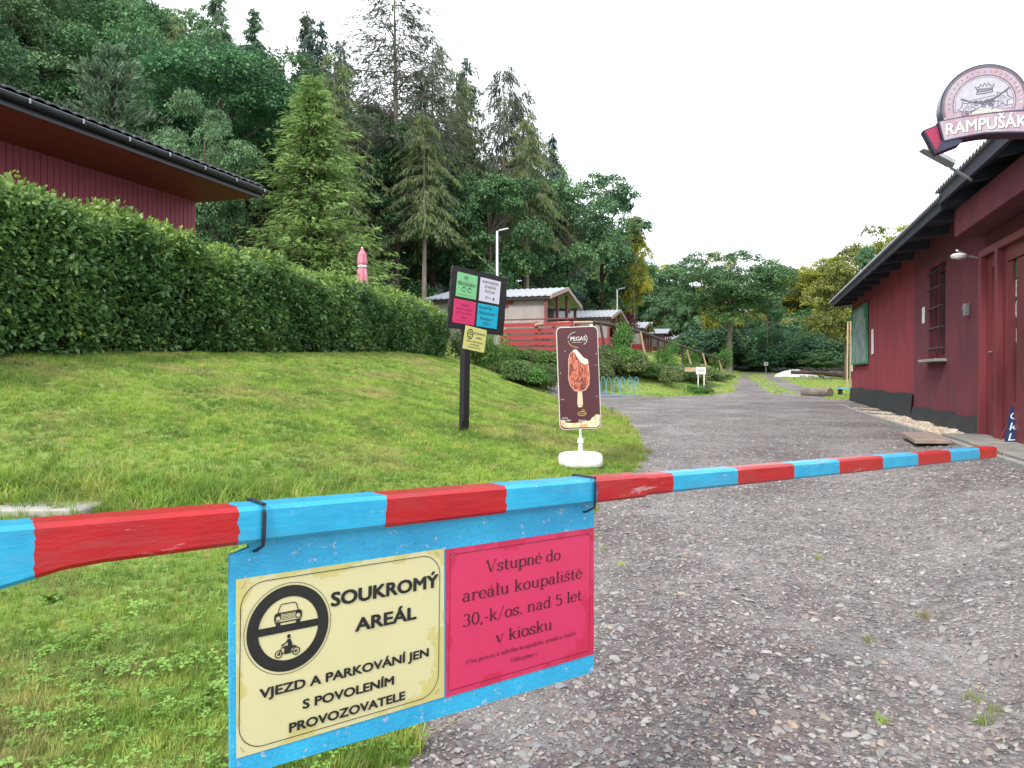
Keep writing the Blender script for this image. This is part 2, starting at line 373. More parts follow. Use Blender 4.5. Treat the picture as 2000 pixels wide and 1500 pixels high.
def submesh(mask, name, mat, **attrs):
    f = FQ[mask]; used = np.unique(f); mp = np.zeros(len(V), np.int32); mp[used] = np.arange(len(used))
    me = fast_mesh(name, V[used], mp[f], mat, smooth=True)
    for k, a in attrs.items():
        t = me.attributes.new(k, 'FLOAT', 'POINT'); t.data.foreach_set('value', np.asarray(a(V[used]), np.float32))
    o = bpy.data.objects.new(name, me); C.objects.link(o); return o

# gravel surface: broken grey, mauve and tan chips with damp and dusty patches
def gravel_mat():
    m, t, b = nodes('gravel'); v = coords(t)
    wv = t.nodes.new('ShaderNodeTexNoise'); wv.inputs['Scale'].default_value = 30; t.links.new(v, wv.inputs['Vector'])
    vm = t.nodes.new('ShaderNodeVectorMath'); vm.operation = 'MULTIPLY_ADD'; t.links.new(wv.outputs['Color'], vm.inputs[0])
    vm.inputs[1].default_value = (.02, .02, .02); t.links.new(v, vm.inputs[2]); v2 = vm.outputs[0]
    cols = []; hs = []
    for sc in (34, 85):
        vo = t.nodes.new('ShaderNodeTexVoronoi'); vo.inputs['Scale'].default_value = sc; t.links.new(v2, vo.inputs['Vector'])
        sp = t.nodes.new('ShaderNodeSeparateColor'); t.links.new(vo.outputs['Color'], sp.inputs[0])
        cols.append(ramp(t, sp.outputs[0], [(0, (.12, .11, .11)), (.3, (.19, .172, .168)), (.5, (.23, .195, .175)), (.7, (.18, .182, .19)), (.88, (.27, .255, .24)), (1, (.36, .345, .33))]))
        hs.append(vo.outputs['Distance'])
    c = mixc(t, ramp(t, noise(t, 9, 3, v), [(.42, (0, 0, 0)), (.58, (1, 1, 1))]), cols[0], cols[1])
    edge = ramp(t, hs[0], [(.1, (1, 1, 1)), (.62, (.55, .52, .52))])
    c = mixc(t, .8, c, edge, 'MULTIPLY')
    big = noise(t, .55, 5, v, .6); c = mixc(t, ramp(t, big, [(.40, (1, 1, 1)), (.54, (0, 0, 0))]), c, mixc(t, .8, c, (.62, .54, .56), 'MULTIPLY'))
    mott = noise(t, 7, 5, v, .75); c = mixc(t, 1, c, ramp(t, mott, [(.34, (.62, .60, .60)), (.5, (.95, .95, .95)), (.66, (1.32, 1.3, 1.27))]), 'MULTIPLY')
    dust = noise(t, .9, 6, coords(t, (1, 1, 1)), .65, .4); c = mixc(t, ramp(t, dust, [(.5, (0, 0, 0)), (.7, (.5, .5, .5))]), c, (.30, .285, .275))
    t.links.new(c, b.inputs['Base Color']); b.inputs['Roughness'].default_value = .78; b.inputs['Specular IOR Level'].default_value = .35
    h = math_(t, 'ADD', math_(t, 'MULTIPLY', hs[0], -1), math_(t, 'MULTIPLY', hs[1], -.5))
    n1 = bump(t, b, h, .75, .014); bump(t, b, noise(t, 260, 3, v), .4, .003, n1)
    return m
def lawn_mat():
    m, t, b = nodes('lawn_soil'); v = coords(t)
    c = ramp(t, noise(t, 45, 6, v, .7), [(.3, (.09, .14, .025)), (.5, (.18, .26, .042)), (.7, (.25, .31, .06))])
    d = ramp(t, noise(t, .8, 5, v, .6), [(.55, (0, 0, 0)), (.7, (.8, .8, .8))])
    c = mixc(t, d, c, mixc(t, noise(t, 60, 4, v), (.16, .12, .05), (.27, .23, .10)))
    t.links.new(c, b.inputs['Base Color']); b.inputs['Roughness'].default_value = .9
    bump(t, b, noise(t, 60, 5, v, .7), .8, .03); return m
def floor_mat():
    return pm('forest_floor', (.035, .045, .018), (.012, .016, .008), 1.5, .95, .6, .05, c3=(.055, .045, .028))
M_gravel, M_lawn, M_floor = gravel_mat(), lawn_mat(), floor_mat()
wood = ((uu < -14.5) | (cx[:, 1] > 74) | (uu > 17)) & ~isroad
lawnm = ~isroad & ~wood
def dist_w(P): return np.hypot(P[:, 0], P[:, 1])
road_o = tag(submesh(isroad, 'gravel_road', M_gravel), kind='structure')
lawn_o = tag(submesh(lawnm, 'lawn_ground', M_lawn), kind='structure')
hill_o = tag(submesh(wood, 'forest_hillside', M_floor), kind='structure')

# ------------------------------------------------------------------ scattering with geometry nodes
def scatter(name, src, coll, dens_attr, smin, smax, seed, tilt=.25, align=True):
    g = bpy.data.node_groups.new(name, 'GeometryNodeTree')
    g.interface.new_socket('Geometry', in_out='INPUT', socket_type='NodeSocketGeometry')
    g.interface.new_socket('Geometry', in_out='OUTPUT', socket_type='NodeSocketGeometry')
    N = g.nodes; L = g.links; gi = N.new('NodeGroupInput'); go = N.new('NodeGroupOutput')
    d = N.new('GeometryNodeDistributePointsOnFaces'); d.inputs['Seed'].default_value = seed
    na = N.new('GeometryNodeInputNamedAttribute'); na.data_type = 'FLOAT'; na.inputs['Name'].default_value = dens_attr
    L.new(na.outputs['Attribute'], d.inputs['Density']); L.new(gi.outputs[0], d.inputs['Mesh'])
    ci = N.new('GeometryNodeCollectionInfo'); ci.inputs['Collection'].default_value = coll
    ci.inputs['Separate Children'].default_value = True; ci.inputs['Reset Children'].default_value = True
    ip = N.new('GeometryNodeInstanceOnPoints'); ip.inputs['Pick Instance'].default_value = True
    L.new(d.outputs['Points'], ip.inputs['Points']); L.new(ci.outputs[0], ip.inputs['Instance'])
    rv = N.new('FunctionNodeRandomValue'); rv.data_type = 'FLOAT_VECTOR'; rv.inputs[0].default_value = (-tilt, -tilt, 0); rv.inputs[1].default_value = (tilt, tilt, 6.283)
    rv.inputs['Seed'].default_value = seed+3
    rs = N.new('FunctionNodeRandomValue'); rs.data_type = 'FLOAT'; rs.inputs[2].default_value = 0; rs.inputs[3].default_value = 1; rs.inputs['Seed'].default_value = seed+5
    pw = N.new('ShaderNodeMath'); pw.operation = 'POWER'; L.new(rs.outputs[1], pw.inputs[0]); pw.inputs[1].default_value = 2.2
    mr = N.new('ShaderNodeMapRange'); mr.inputs[3].default_value = smin; mr.inputs[4].default_value = smax; L.new(pw.outputs[0], mr.inputs[0])
    L.new(mr.outputs[0], ip.inputs['Scale'])
    if align:
        rr_ = N.new('FunctionNodeRotateRotation'); L.new(d.outputs['Rotation'], rr_.inputs[0]); L.new(rv.outputs[0], rr_.inputs[1]); rr_.rotation_space = 'LOCAL'
        L.new(rr_.outputs[0], ip.inputs['Rotation'])
    else: L.new(rv.outputs[0], ip.inputs['Rotation'])
    L.new(ip.outputs[0], go.inputs[0])
    md = src.modifiers.new('scatter', 'NODES'); md.node_group = g
def hidden_coll(name, objs):
    c = bpy.data.collections.new(name)
    for o in objs: c.objects.link(o)
    return c
rng = np.random.default_rng(7)

def instcol(name, stops, rough=.8, trans=0, noise_scale=.8, patch=None, spec=.3, bumps=0):
    m, t, b = nodes(name); oi = t.nodes.new('ShaderNodeObjectInfo')
    c = ramp(t, oi.outputs['Random'], stops)
    if patch:
        n = noise(t, noise_scale, 5, oi.outputs['Location'], .6)
        c = mixc(t, ramp(t, n, [(.50, (0, 0, 0)), (.64, (.85, .85, .85))]), c, patch)
        n2 = noise(t, noise_scale*2.7, 3, oi.outputs['Location'], .6)
        c = mixc(t, 1, c, ramp(t, n2, [(.35, (.50, .62, .55)), (.62, (1.2, 1.18, 1.1))]), 'MULTIPLY')
    b.inputs['Roughness'].default_value = rough; b.inputs['Specular IOR Level'].default_value = spec
    t.links.new(c, b.inputs['Base Color'])
    if bumps: bump(t, b, noise(t, 60, 4), bumps, .004)
    if trans:
        tr = t.nodes.new('ShaderNodeBsdfTranslucent'); t.links.new(c, tr.inputs[0]); ms = t.nodes.new('ShaderNodeMixShader'); ms.inputs[0].default_value = trans
        t.links.new(b.outputs[0], ms.inputs[1]); t.links.new(tr.outputs[0], ms.inputs[2]); t.links.new(ms.outputs[0], t.nodes['Material Output'].inputs[0])
    return m
M_stone = instcol('chip_stone', [(0, (.12, .11, .115)), (.25, (.18, .165, .165)), (.45, (.22, .185, .165)), (.6, (.175, .185, .195)), (.8, (.25, .235, .22)), (.95, (.31, .29, .275)), (1, (.26, .18, .13))], .75, bumps=.35)
M_blade = instcol('grass_blade', [(0, (.15, .25, .038)), (.4, (.21, .33, .050)), (.75, (.28, .39, .070)), (.93, (.35, .38, .09)), (1, (.42, .35, .15))], .55, .35, .75, patch=(.38, .31, .14))
M_clover = instcol('clover_leaf', [(0, (.13, .26, .045)), (1, (.21, .36, .07))], .5, .25)

import bmesh
def chip(seed, flat=.35):
    r = np.random.default_rng(seed); bm = bmesh.new()
    P = r.normal(size=(13, 3)); P /= np.linalg.norm(P, axis=1)[:, None]; P *= np.array((1, r.uniform(.55, .9), flat*r.uniform(.6, 1.2)))*.5
    for p in P: bm.verts.new(p)
    bmesh.ops.convex_hull(bm, input=bm.verts); bmesh.ops.delete(bm, geom=[v for v in bm.verts if not v.link_faces], context='VERTS')
    me = bpy.data.meshes.new('chip'); bm.to_mesh(me); bm.free(); me.materials.append(M_stone)
    return bpy.data.objects.new('chip', me)
chips = hidden_coll('chips', [chip(i, .3 if i < 5 else .55) for i in range(9)])
def blade_tuft(seed, n=14, h=.07, spread=.035, wd=.0035, mat=None, bend=.6):
    r = np.random.default_rng(seed); V_ = []; F_ = []
    for i in range(n):
        a, q = r.uniform(0, 6.283), r.uniform(0, spread); bx, by = q*math.cos(a), q*math.sin(a)
        d = r.uniform(0, 6.283); L = h*r.uniform(.5, 1.2); le = r.uniform(.15, bend)*L; w2 = wd*r.uniform(.7, 1.3)
        px, py = -math.sin(d)*w2/2, math.cos(d)*w2/2; k = len(V_)
        for s, ww in ((0, 1), (.5, .9), (1, 0.15)):
            ox, oy, oz = math.cos(d)*le*s*s, math.sin(d)*le*s*s, L*(s-.25*s*s*le/L)
            V_ += [(bx+ox-px*ww, by+oy-py*ww, oz-.008), (bx+ox+px*ww, by+oy+py*ww, oz-.008)]
        F_ += [(k, k+1, k+3, k+2), (k+2, k+3, k+5, k+4)]
    me = fast_mesh('tuft', V_, F_, mat or M_blade); return bpy.data.objects.new('tuft', me)
def clover(seed):
    r = np.random.default_rng(seed); V_ = []; F_ = []
    for i in range(5):
        bx, by = r.uniform(-.04, .04, 2); z = r.uniform(.025, .05); a0 = r.uniform(0, 6.28)
        for j in range(3):
            a = a0+j*2.094; k = len(V_); s = r.uniform(.009, .015)
            ca, sa = math.cos(a), math.sin(a)
            V_ += [(bx, by, z), (bx+ca*s-sa*s*.6, by+sa*s+ca*s*.6, z+.004), (bx+ca*s*1.7, by+sa*s*1.7, z+.001), (bx+ca*s+sa*s*.6, by+sa*s-ca*s*.6, z+.004)]
            F_.append((k, k+1, k+2, k+3))
    return bpy.data.objects.new('clover', fast_mesh('clover', V_, F_, M_clover))
tufts = hidden_coll('tufts', [blade_tuft(i) for i in range(7)]+[clover(3)])
tufts_far = hidden_coll('tufts_far', [blade_tuft(20+i, 26, .085, .12, .0075) for i in range(5)])
tufts_long = hidden_coll('tufts_long', [blade_tuft(40+i, 22, .17, .07, .0055, bend=.95) for i in range(5)])
clovers = hidden_coll('clovers', [clover(60+i) for i in range(5)])

def edge_dist(P): return np.interp(P[:, 1], XE[:, 0], XE[:, 1])-P[:, 0]
def view_ok(P, m=1.12): return np.abs(P[:, 0]) < (P[:, 1]+.4)*.69*m+.8
def fc(P): return P
near = lambda P: (2600/(1+np.maximum(0, np.hypot(P[:, 0], P[:, 1])-2.6)**1.5))*view_ok(P)*(P[:, 1] > .6)*(P[:, 1] < 9)
far = lambda P: np.clip((P[:, 1]-4.5)/3, 0, 1)*np.interp(np.hypot(P[:, 0], P[:, 1]), [5, 9, 16, 30, 60, 75], [420, 320, 160, 50, 10, 0])*view_ok(P)
mk = lambda y0, y1: (cx[:, 1] > y0) & (cx[:, 1] < y1) & (np.abs(cx[:, 0]) < (cx[:, 1]+.6)*.8+1.2)
g1 = tag(submesh(lawnm & mk(.4, 9.5), 'short_grass', M_blade, dens=near, clo=lambda P: near(P)*.22*(_h(P[:, 0]*2.3, P[:, 1]*2.1) > -.2)), kind='stuff')
scatter('short_grass', g1, tufts, 'dens', .42, .98, 1)
g2 = tag(submesh(lawnm & mk(4.5, 75), 'mown_grass', M_blade, dens=far), kind='stuff')
scatter('mown_grass', g2, tufts_far, 'dens', .32, .72, 2)
g3 = tag(submesh(lawnm & mk(.4, 6), 'clover_patches', M_clover, clo=lambda P: near(P)*.035*(_h(P[:, 0]*2.3, P[:, 1]*2.1) > -.6)), kind='stuff')
scatter('clover_patches', g3, clovers, 'clo', .7, 1.3, 4)
# longer unmown grass on the lawn's step, along the gravel and below the shrub bank
def longd(P):
    e = edge_dist(P); k = np.exp(-((P[:, 1]-5.55-.25*_h(P[:, 0]*1.5, 0))/.3)**2)*(P[:, 0] < .4)*420
    k += np.exp(-(np.abs(e)/.12)**2)*70*(P[:, 1] < 22)
    return k*view_ok(P)*(P[:, 1] > .8)
g4 = tag(submesh(lawnm & mk(.6, 24), 'long_grass', M_blade, dens=longd), kind='stuff')
scatter('long_grass', g4, tufts_long, 'dens', .45, 1.1, 5)
# loose stones on the drive
def sd1(P):
    r = np.hypot(P[:, 0], P[:, 1]); return np.interp(r, [1.5, 3, 5, 8, 14, 20], [3300, 2600, 1300, 620, 200, 0])*view_ok(P, 1.05)
s1 = tag(submesh(isroad & mk(1.2, 19), 'gravel_chips', M_stone, dens=sd1, big=lambda P: np.interp(np.hypot(P[:, 0], P[:, 1]), [1.5, 4, 9, 16, 18], [110, 80, 40, 16, 0])*view_ok(P)), kind='stuff')
scatter('gravel_chips', s1, chips, 'dens', .007, .027, 11, .35)
s2 = tag(submesh(isroad & mk(1.2, 19), 'gravel_stones', M_stone, big=lambda P: np.interp(np.hypot(P[:, 0], P[:, 1]), [1.5, 4, 9, 16, 18], [330, 220, 80, 20, 0])*view_ok(P)), kind='stuff')
scatter('gravel_stones', s2, chips, 'big', .022, .06, 13, .18)
for o in (g1, g2, g3, g4, s1, s2): o.location.z = .002
for i, (px, Y, s) in enumerate([(1155, 5.0, .7), (1215, 4.35, .6), (1808, 3.52, 1), (1905, 2.72, 1), (1945, 2.62, .8), (1700, 3.25, .7), (1925, 2.55, 1), (1725, 2.56, .7), (1600, 4.5, .6), (1180, 4.7, .6)]):
    x, y = at(px, Y); lab = ['small grass tuft growing in gravel just right of the hanging board', 'tiny grass tuft in the gravel under the red barrier stripe', 'grass tuft alone in gravel at right middle of the drive', 'yellow green grass tuft in gravel near the lower right corner', 'grass tuft beside another at the right edge of the gravel', 'faint grass tuft in the open gravel below the barrier', 'lowest grass tuft in gravel at the lower right corner', 'small grass tuft at the bottom edge of the gravel', 'faint green tuft in mid gravel below the blue barrier stripe', 'low grass tuft at the gravel margin beside the board'][i]
    me = blade_tuft(80+i, 40, .038*s+.015, .04*s, .003).data
    o = bpy.data.objects.new('grass_tuft', me); C.objects.link(o); o.location = (x, y, Tz(x, y)); tag(o, lab, 'grass tuft', 'grass tufts in the gravel')
# ------------------------------------------------------------------ barrier beam
def paint_stripes():
    m, t, b = nodes('striped_paint')
    tc = t.nodes.new('ShaderNodeTexCoord'); sp = t.nodes.new('ShaderNodeSeparateXYZ'); t.links.new(tc.outputs['Object'], sp.inputs[0])
    n = noise(t, 55, 4, tc.outputs['Object'], .6); wob = math_(t, 'MULTIPLY', math_(t, 'SUBTRACT', n, .5), .020)
    x = math_(t, 'ADD', sp.outputs[0], wob)
    tt = lambda px: (1.2115*((px-1000)/F)+.4394)/(.784-.62*((px-1000)/F))
    B = [tt(p) for p in (66, 466, 756, 990, 1168, 1320, 1447, 1556, 1645, 1730, 1798, 1862, 1918)]
    k = None
    for q in B:
        s = math_(t, 'GREATER_THAN', x, q); k = s if k is None else math_(t, 'ADD', k, s)
    par = math_(t, 'MODULO', k, 2)
    blue = ramp(t, noise(t, 20, 5, tc.outputs['Object']), [(.3, (.008, .235, .41)), (.7, (.016, .30, .48))])
    red = ramp(t, noise(t, 14, 5, tc.outputs['Object']), [(.3, (.28, .0015, .004)), (.7, (.35, .003, .006))])
    c = mixc(t, par, blue, red)
    # chipped primer spots and a pale drip
    ch = noise(t, 90, 3, tc.outputs['Object'], .7); c = mixc(t, ramp(t, ch, [(.72, (0, 0, 0)), (.75, (.7, .7, .7))]), c, (.62, .62, .62))
    gr = noise(t, 5, 6, coords(t, (.5, 1, 2.5)), .7); c = mixc(t, ramp(t, gr, [(.5, (0, 0, 0)), (.78, (.4, .4, .4))]), c, (.10, .085, .07))
    sc_ = noise(t, 26, 5, coords(t, (.18, 1, 1)), .75); c = mixc(t, ramp(t, sc_, [(.635, (0, 0, 0)), (.69, (.5, .5, .5))]), c, (.42, .40, .40))
    t.links.new(c, b.inputs['Base Color']); b.inputs['Roughness'].default_value = .30; b.inputs['Specular IOR Level'].default_value = .45
    b.inputs['Coat Weight'].default_value = .06; b.inputs['Coat Roughness'].default_value = .25
    bump(t, b, noise(t, 45, 4, coords(t, (.25, 1, 1)), .6), .28, .004); return m
M_stripe = paint_stripes()
BU = Vector((.784, .620, -.0272)).normalized(); BN = Vector((.620, -.784, 0))     # along the beam; towards the camera
bo = Vector((-.458, 1.235, 0))
def bz(t): return -.214-.0272*t
def beam_mb(ts, hw_, hts, zo):
    """cross-sections with bevelled corners, front face toward BN; local x runs along the beam"""
    mb = MB(); be = .007
    for i, (t, hgt, z0) in enumerate(zip(ts, hts, zo)):
        zt_, zb = z0, z0-hgt
        sec = [(-hw_, zb+be), (-hw_+be, zb), (hw_-be, zb), (hw_, zb+be), (hw_, zt_-be), (hw_-be, zt_), (-hw_+be, zt_), (-hw_, zt_-be)]
        for a, z in sec: mb.v.append((t, a, z))
        if i:
            for k in range(8):
                a0 = (i-1)*8+k; a1 = (i-1)*8+(k+1) % 8; mb.f.append((a0, a1, a1+8, a0+8)); mb.m.append(0)
    n = len(ts); mb.f.append(tuple(range(8))); mb.m.append(0); mb.f.append(tuple((n-1)*8+k for k in range(8))[::-1]); mb.m.append(0)
    return mb
brz = math.atan2(.620, .784)
bar = thing('barrier_arm', 'red and light blue striped barrier beam across the entrance drive', 'barrier', (bo.x-.62*.006, bo.y+.784*.006, 0), brz)
# in the arm's own frame x is the distance along it; y = + is away from the camera
zb = lambda t: bz(t)
ts = [-1.25, -.75, -.45, -.33, -.285, -.25, -.2, 0, .3, .6, .985]
o = beam_mb(ts, .033, [.13, .105, .095, .088, .078, .07, .066, .062, .060, .058, .0565], [zb(t) for t in ts]).build('main_beam', M_stripe, bar)
ts = [.975, 1.5, 2.2, 2.8, 3.255]
o = beam_mb(ts, .0285, [.0495, .0490, .0488, .0488, .0488], [zb(t)-.0035 for t in ts]).build('extension_beam', M_stripe, bar)

# hanging board with its two laminated notices
def osb_mat():
    m, t, b = nodes('painted_chipboard'); tc = t.nodes.new('ShaderNodeTexCoord'); O = tc.outputs['Object']
    c = ramp(t, noise(t, 7, 5, O), [(.3, (.012, .24, .44)), (.7, (.02, .34, .55))])
    vo = t.nodes.new('ShaderNodeTexVoronoi'); vo.inputs['Scale'].default_value = 45; vo.feature = 'DISTANCE_TO_EDGE'
    mp = t.nodes.new('ShaderNodeMapping'); mp.inputs['Scale'].default_value = (1, 1, 2.3); t.links.new(O, mp.inputs['Vector'])
    wn = t.nodes.new('ShaderNodeTexNoise'); wn.inputs['Scale'].default_value = 12; t.links.new(mp.outputs[0], wn.inputs['Vector'])
    va = t.nodes.new('ShaderNodeVectorMath'); va.operation = 'MULTIPLY_ADD'; va.inputs[1].default_value = (.12, .12, .12); t.links.new(wn.outputs['Color'], va.inputs[0]); t.links.new(mp.outputs[0], va.inputs[2])
    t.links.new(va.outputs[0], vo.inputs['Vector'])
    crack = ramp(t, vo.outputs['Distance'], [(.0, (1, 1, 1)), (.05, (0, 0, 0))])
    c = mixc(t, mixc(t, .35, (0, 0, 0), crack), c, (.008, .09, .20))
    sp = noise(t, 38, 5, O, .75); c = mixc(t, ramp(t, sp, [(.59, (0, 0, 0)), (.64, (.8, .8, .8))]), c, (.45, .36, .40))
    c = mixc(t, ramp(t, noise(t, 60, 3, O, .8), [(.71, (0, 0, 0)), (.74, (1, 1, 1))]), c, (.22, .06, .07))
    t.links.new(c, b.inputs['Base Color']); b.inputs['Roughness'].default_value = .55
    n1 = bump(t, b, vo.outputs['Distance'], .3, .002); bump(t, b, noise(t, 130, 4, O), .4, .0015, n1); return m
M_osb = osb_mat()
def paper(name, col, stain=None, x1=.42, y1=.297, rough=.38):
    m, t, b = nodes(name); tc = t.nodes.new('ShaderNodeTexCoord'); sp = t.nodes.new('ShaderNodeSeparateXYZ'); t.links.new(tc.outputs['Object'], sp.inputs[0])
    c = mixc(t, noise(t, 9, 4, tc.outputs['Object']), tuple(q*.93 for q in col), col)
    if stain:
        # tide marks where damp crept in from the border of the sheet
        ex = math_(t, 'MINIMUM', math_(t, 'SUBTRACT', sp.outputs[0], -.0), math_(t, 'SUBTRACT', x1, sp.outputs[0]))
        ey = math_(t, 'MINIMUM', math_(t, 'ADD', sp.outputs[2], y1), math_(t, 'MULTIPLY', sp.outputs[2], -1))
        e = math_(t, 'MINIMUM', ex, ey); q = math_(t, 'SUBTRACT', math_(t, 'MULTIPLY', noise(t, 9, 5, tc.outputs['Object'], .6), .26), math_(t, 'ADD', e, .122))
        c = mixc(t, ramp(t, math_(t, 'ADD', math_(t, 'MULTIPLY', q, 20), .5), [(.45, (0, 0, 0)), (.55, (.8, .8, .8))]), c, stain)
    t.links.new(c, b.inputs['Base Color']); b.inputs['Roughness'].default_value = rough; b.inputs['Specular IOR Level'].default_value = .45
    bump(t, b, noise(t, 16, 3, tc.outputs['Object']), .12, .004); return m
M_yel = paper('yellow_laminate', (.50, .465, .255), (.42, .37, .12)); M_pink = paper('pink_laminate', (.47, .026, .088), (.39, .012, .05))
M_ink = pm('black_ink', (.008, .008, .008), (.012, .012, .010), 30, .45, 0); M_pinkink = pm('dark_ink_on_pink', (.05, .006, .012), (.035, .004, .008), 30, .5, 0)
M_tie = pm('cable_tie_black', (.012, .012, .03), None, 30, .4, 0)
M_staple = pm('staple_steel', (.45, .45, .44), (.3, .3, .3), 40, .35, 0, metal=.8)
bd = thing('notice_board', 'light blue chipboard panel hanging under the barrier with yellow and pink notices', 'notice board', tuple(bo), brz)
bf = Fr((0, 0, 0), (.784*.784+.62*.62, 0, 0), (0, 0, 1))   # the board's own frame: x along, z up, normal -y towards the viewer
mb = MB(); th0 = .009
Fl = Fr((0, 0, 0), (1, 0, 0), (0, 0, 1))                    # normal = (0,-1,0)
pts = [(-.011, -.668), (.829, -.697), (.829, -.262), (.025, -.262), (.022, -.287), (-.011, -.296)]
Fl.prism(mb, pts, -th0, 0)
o = mb.build('panel', M_osb, bd)
def sheet(x0, w_, ztl, slope, hgt, mat, name):
    mb = MB(); ny = 6; nx = 8; V_ = []
    f = Fr((x0, -.0006, ztl), (1, 0, slope), (0, 0, 1))
    o = None; P = []
    mb = MB()
    rg = np.random.default_rng(int(x0*1000)+5)
    for j in range(ny+1):
        for i in range(nx+1):
            e = min(i, nx-i)*min(j, ny-j) > 0
            P.append(Vector((x0+w_*i/nx, -.0016-(rg.uniform(0, .0008) if e else 0), ztl+slope*w_*i/nx-hgt*j/ny)))
    mb.add(P, [(j*(nx+1)+i, (j+1)*(nx+1)+i, (j+1)*(nx+1)+i+1, j*(nx+1)+i+1) for j in range(ny) for i in range(nx)])
    # thin edge back to the board
    ring = [i for i in range(nx+1)]+[j*(nx+1)+nx for j in range(1, ny+1)]+[ny*(nx+1)+i for i in range(nx-1, -1, -1)]+[j*(nx+1) for j in range(ny-1, 0, -1)]
    b0 = len(mb.v); mb.v += [(mb.v[k][0], -.0001, mb.v[k][2]) for k in ring]
    for k in range(len(ring)): mb.f.append((ring[k], ring[(k+1) % len(ring)], b0+(k+1) % len(ring), b0+k)); mb.m.append(0)
    o = mb.build(name, mat, bd, off=(x0, 0, ztl)); o.location = (x0, 0, ztl)
    for p in o.data.polygons: p.use_smooth = False
    return o, Fr((0, -.0029, 0), (1, 0, slope), (0, 0, 1))
ys, yf = sheet(-.0014, .4105, -.3375, -.017, .2985, M_yel, 'yellow_notice')
ps, pf = sheet(.4135, .415, -.3475, -.020, .298, M_pink, 'pink_notice')
# ink of the yellow notice (metres from its top left corner)
mb = MB(); X0 = -.0
yf.line(mb, rrect(.008, -.289, .401, -.009, .042), .0013, 0, True)
cxr, cyr = .0915, -.0975
yf.line(mb, arc(cxr, cyr, .0775, .0785, 0, 360, 64)[:-1], .0009, .0001, True)
yf.line(mb, arc(cxr, cyr, .0635, .0645, 0, 360, 64)[:-1], .0195, .0001, True)
yf.quad(mb, cxr-.056, cyr-.0055, cxr+.056, cyr+.0075, .00016)
text(yf, mb, 'SOUKROMÝ', .170, -.0735, width=.226, cap=.0255, bold=.046)
text(yf, mb, 'AREÁL', .2185, -.128, width=.128, cap=.0245, bold=.046)
text(yf, mb, 'VJEZD A PARKOVÁNÍ JEN', .042, -.2075, width=.334, cap=.0165, bold=.044)
text(yf, mb, 'S POVOLENÍM', .119, -.2445, width=.180, cap=.0165, bold=.044)
text(yf, mb, 'PROVOZOVATELE', .095, -.2795, width=.229, cap=.0165, bold=.044)
# car seen from the front
def C_(pts): return [(cxr-.0015+x*.001, -.073+y*.001) for x, y in pts]
yf.line(mb, C_([(-19, 2), (-14, 17), (-11, 19), (11, 19), (14, 17), (19, 2)]), .0016, .0002)
yf.line(mb, C_(rrect(-24, -12, 24, 4, 5)), .0018, .0002, True)
yf.poly(mb, C_([(-23, -1), (-13, -1), (-13, 3), (-23, 3)]), .00022); yf.poly(mb, C_([(13, -1), (23, -1), (23, 3), (13, 3)]), .00022)
for s in (-1, 1):
    yf.line(mb, C_(arc(s*18, -4.5, 4.6, 4.6, 0, 360, 16))[:-1], .0016, .00026, True)
    yf.poly(mb, C_([(s*18-4, -19), (s*18+4, -19), (s*18+4, -12), (s*18-4, -12)]), .0002)
for q in (-8, -5.5, -3, 0, 2.2): yf.line(mb, C_([(-12, q), (12, q)]), .0009, .00024)
yf.line(mb, C_([(-23, -12), (23, -12)]), .0022, .00021)
# motorcycle with rider
def D_(pts): return [(cxr-.002+x*.001, -.1335+y*.001) for x, y in pts]
for wx in (-15.5, 15.5):
    yf.line(mb, D_(arc(wx, -6, 6.3, 6.3, 0, 360, 20))[:-1], .0018, .0002, True); yf.line(mb, D_(arc(wx, -6, 2, 2, 0, 360, 10))[:-1], .0016, .0002, True)
yf.line(mb, D_([(-15.5, -6), (-10, 5), (-7, 9)]), .0018, .00023); yf.line(mb, D_([(-12, 9), (-6, 9.5)]), .0014, .00023)
yf.poly(mb, D_([(-9, 5), (-3, 7), (4, 4), (12, 5), (18, 2), (12, 1), (6, -1), (-5, 0)]), .00024)
yf.poly(mb, D_([(-6, -8), (6, -8), (7, -1), (-6, 0)]), .00022); yf.line(mb, D_([(-15.5, -6), (15.5, -6)]), .0013, .0002)
yf.poly(mb, D_(arc(2, 22, 3.2, 3.6, 0, 360, 14)[:-1]), .00025)
yf.poly(mb, D_([(-1, 17), (5, 18), (9, 6), (7, 3), (1, 4)]), .00027); yf.line(mb, D_([(1, 16), (-4, 11), (-8, 9)]), .0024, .00028)
yf.line(mb, D_([(5, 5), (-2, 2), (0, -7)]), .003, .00029)
for v in list(range(0)): pass
o = mb.build('black_print', M_ink, ys)
for (x, y, a) in ((.013, -.011, 60), (.014, -.286, -60), (.205, -.005, 10), (.394, -.008, -60), (.398, -.283, 45)):
    mb = MB(); dx, dy = .006*math.cos(R(a)), .006*math.sin(R(a)); yf.line(mb, [(x-dx, y-dy), (x+dx, y+dy)], .0010, .0005); mb.build('staple', M_staple, ys)
mb = MB()
pf.line(mb, [(.011, -.286), (.404, -.286), (.404, -.012), (.011, -.012)], .0013, 0, True)
serif_text(pf, mb, 'Vstupné do', .099, -.0605, .211, .0245, .0001)
serif_text(pf, mb, 'areálu koupaliště', .041, -.112, .337, .0245, .0001)
serif_text(pf, mb, '30,-k/os. nad 5 let', .041, -.163, .337, .0245, .0001)
serif_text(pf, mb, 'v kiosku', .128, -.2135, .160, .0245, .0001)
serif_text(pf, mb, '@Na provoz a údržbu koupaliště, areálu a toalet.', .052, -.241, .312, .0092, .0001, .8)
serif_text(pf, mb, 'Děkujeme ☺', .170, -.263, .078, .0092, .0001, .8)
mb.build('dark_print', M_pinkink, ps)
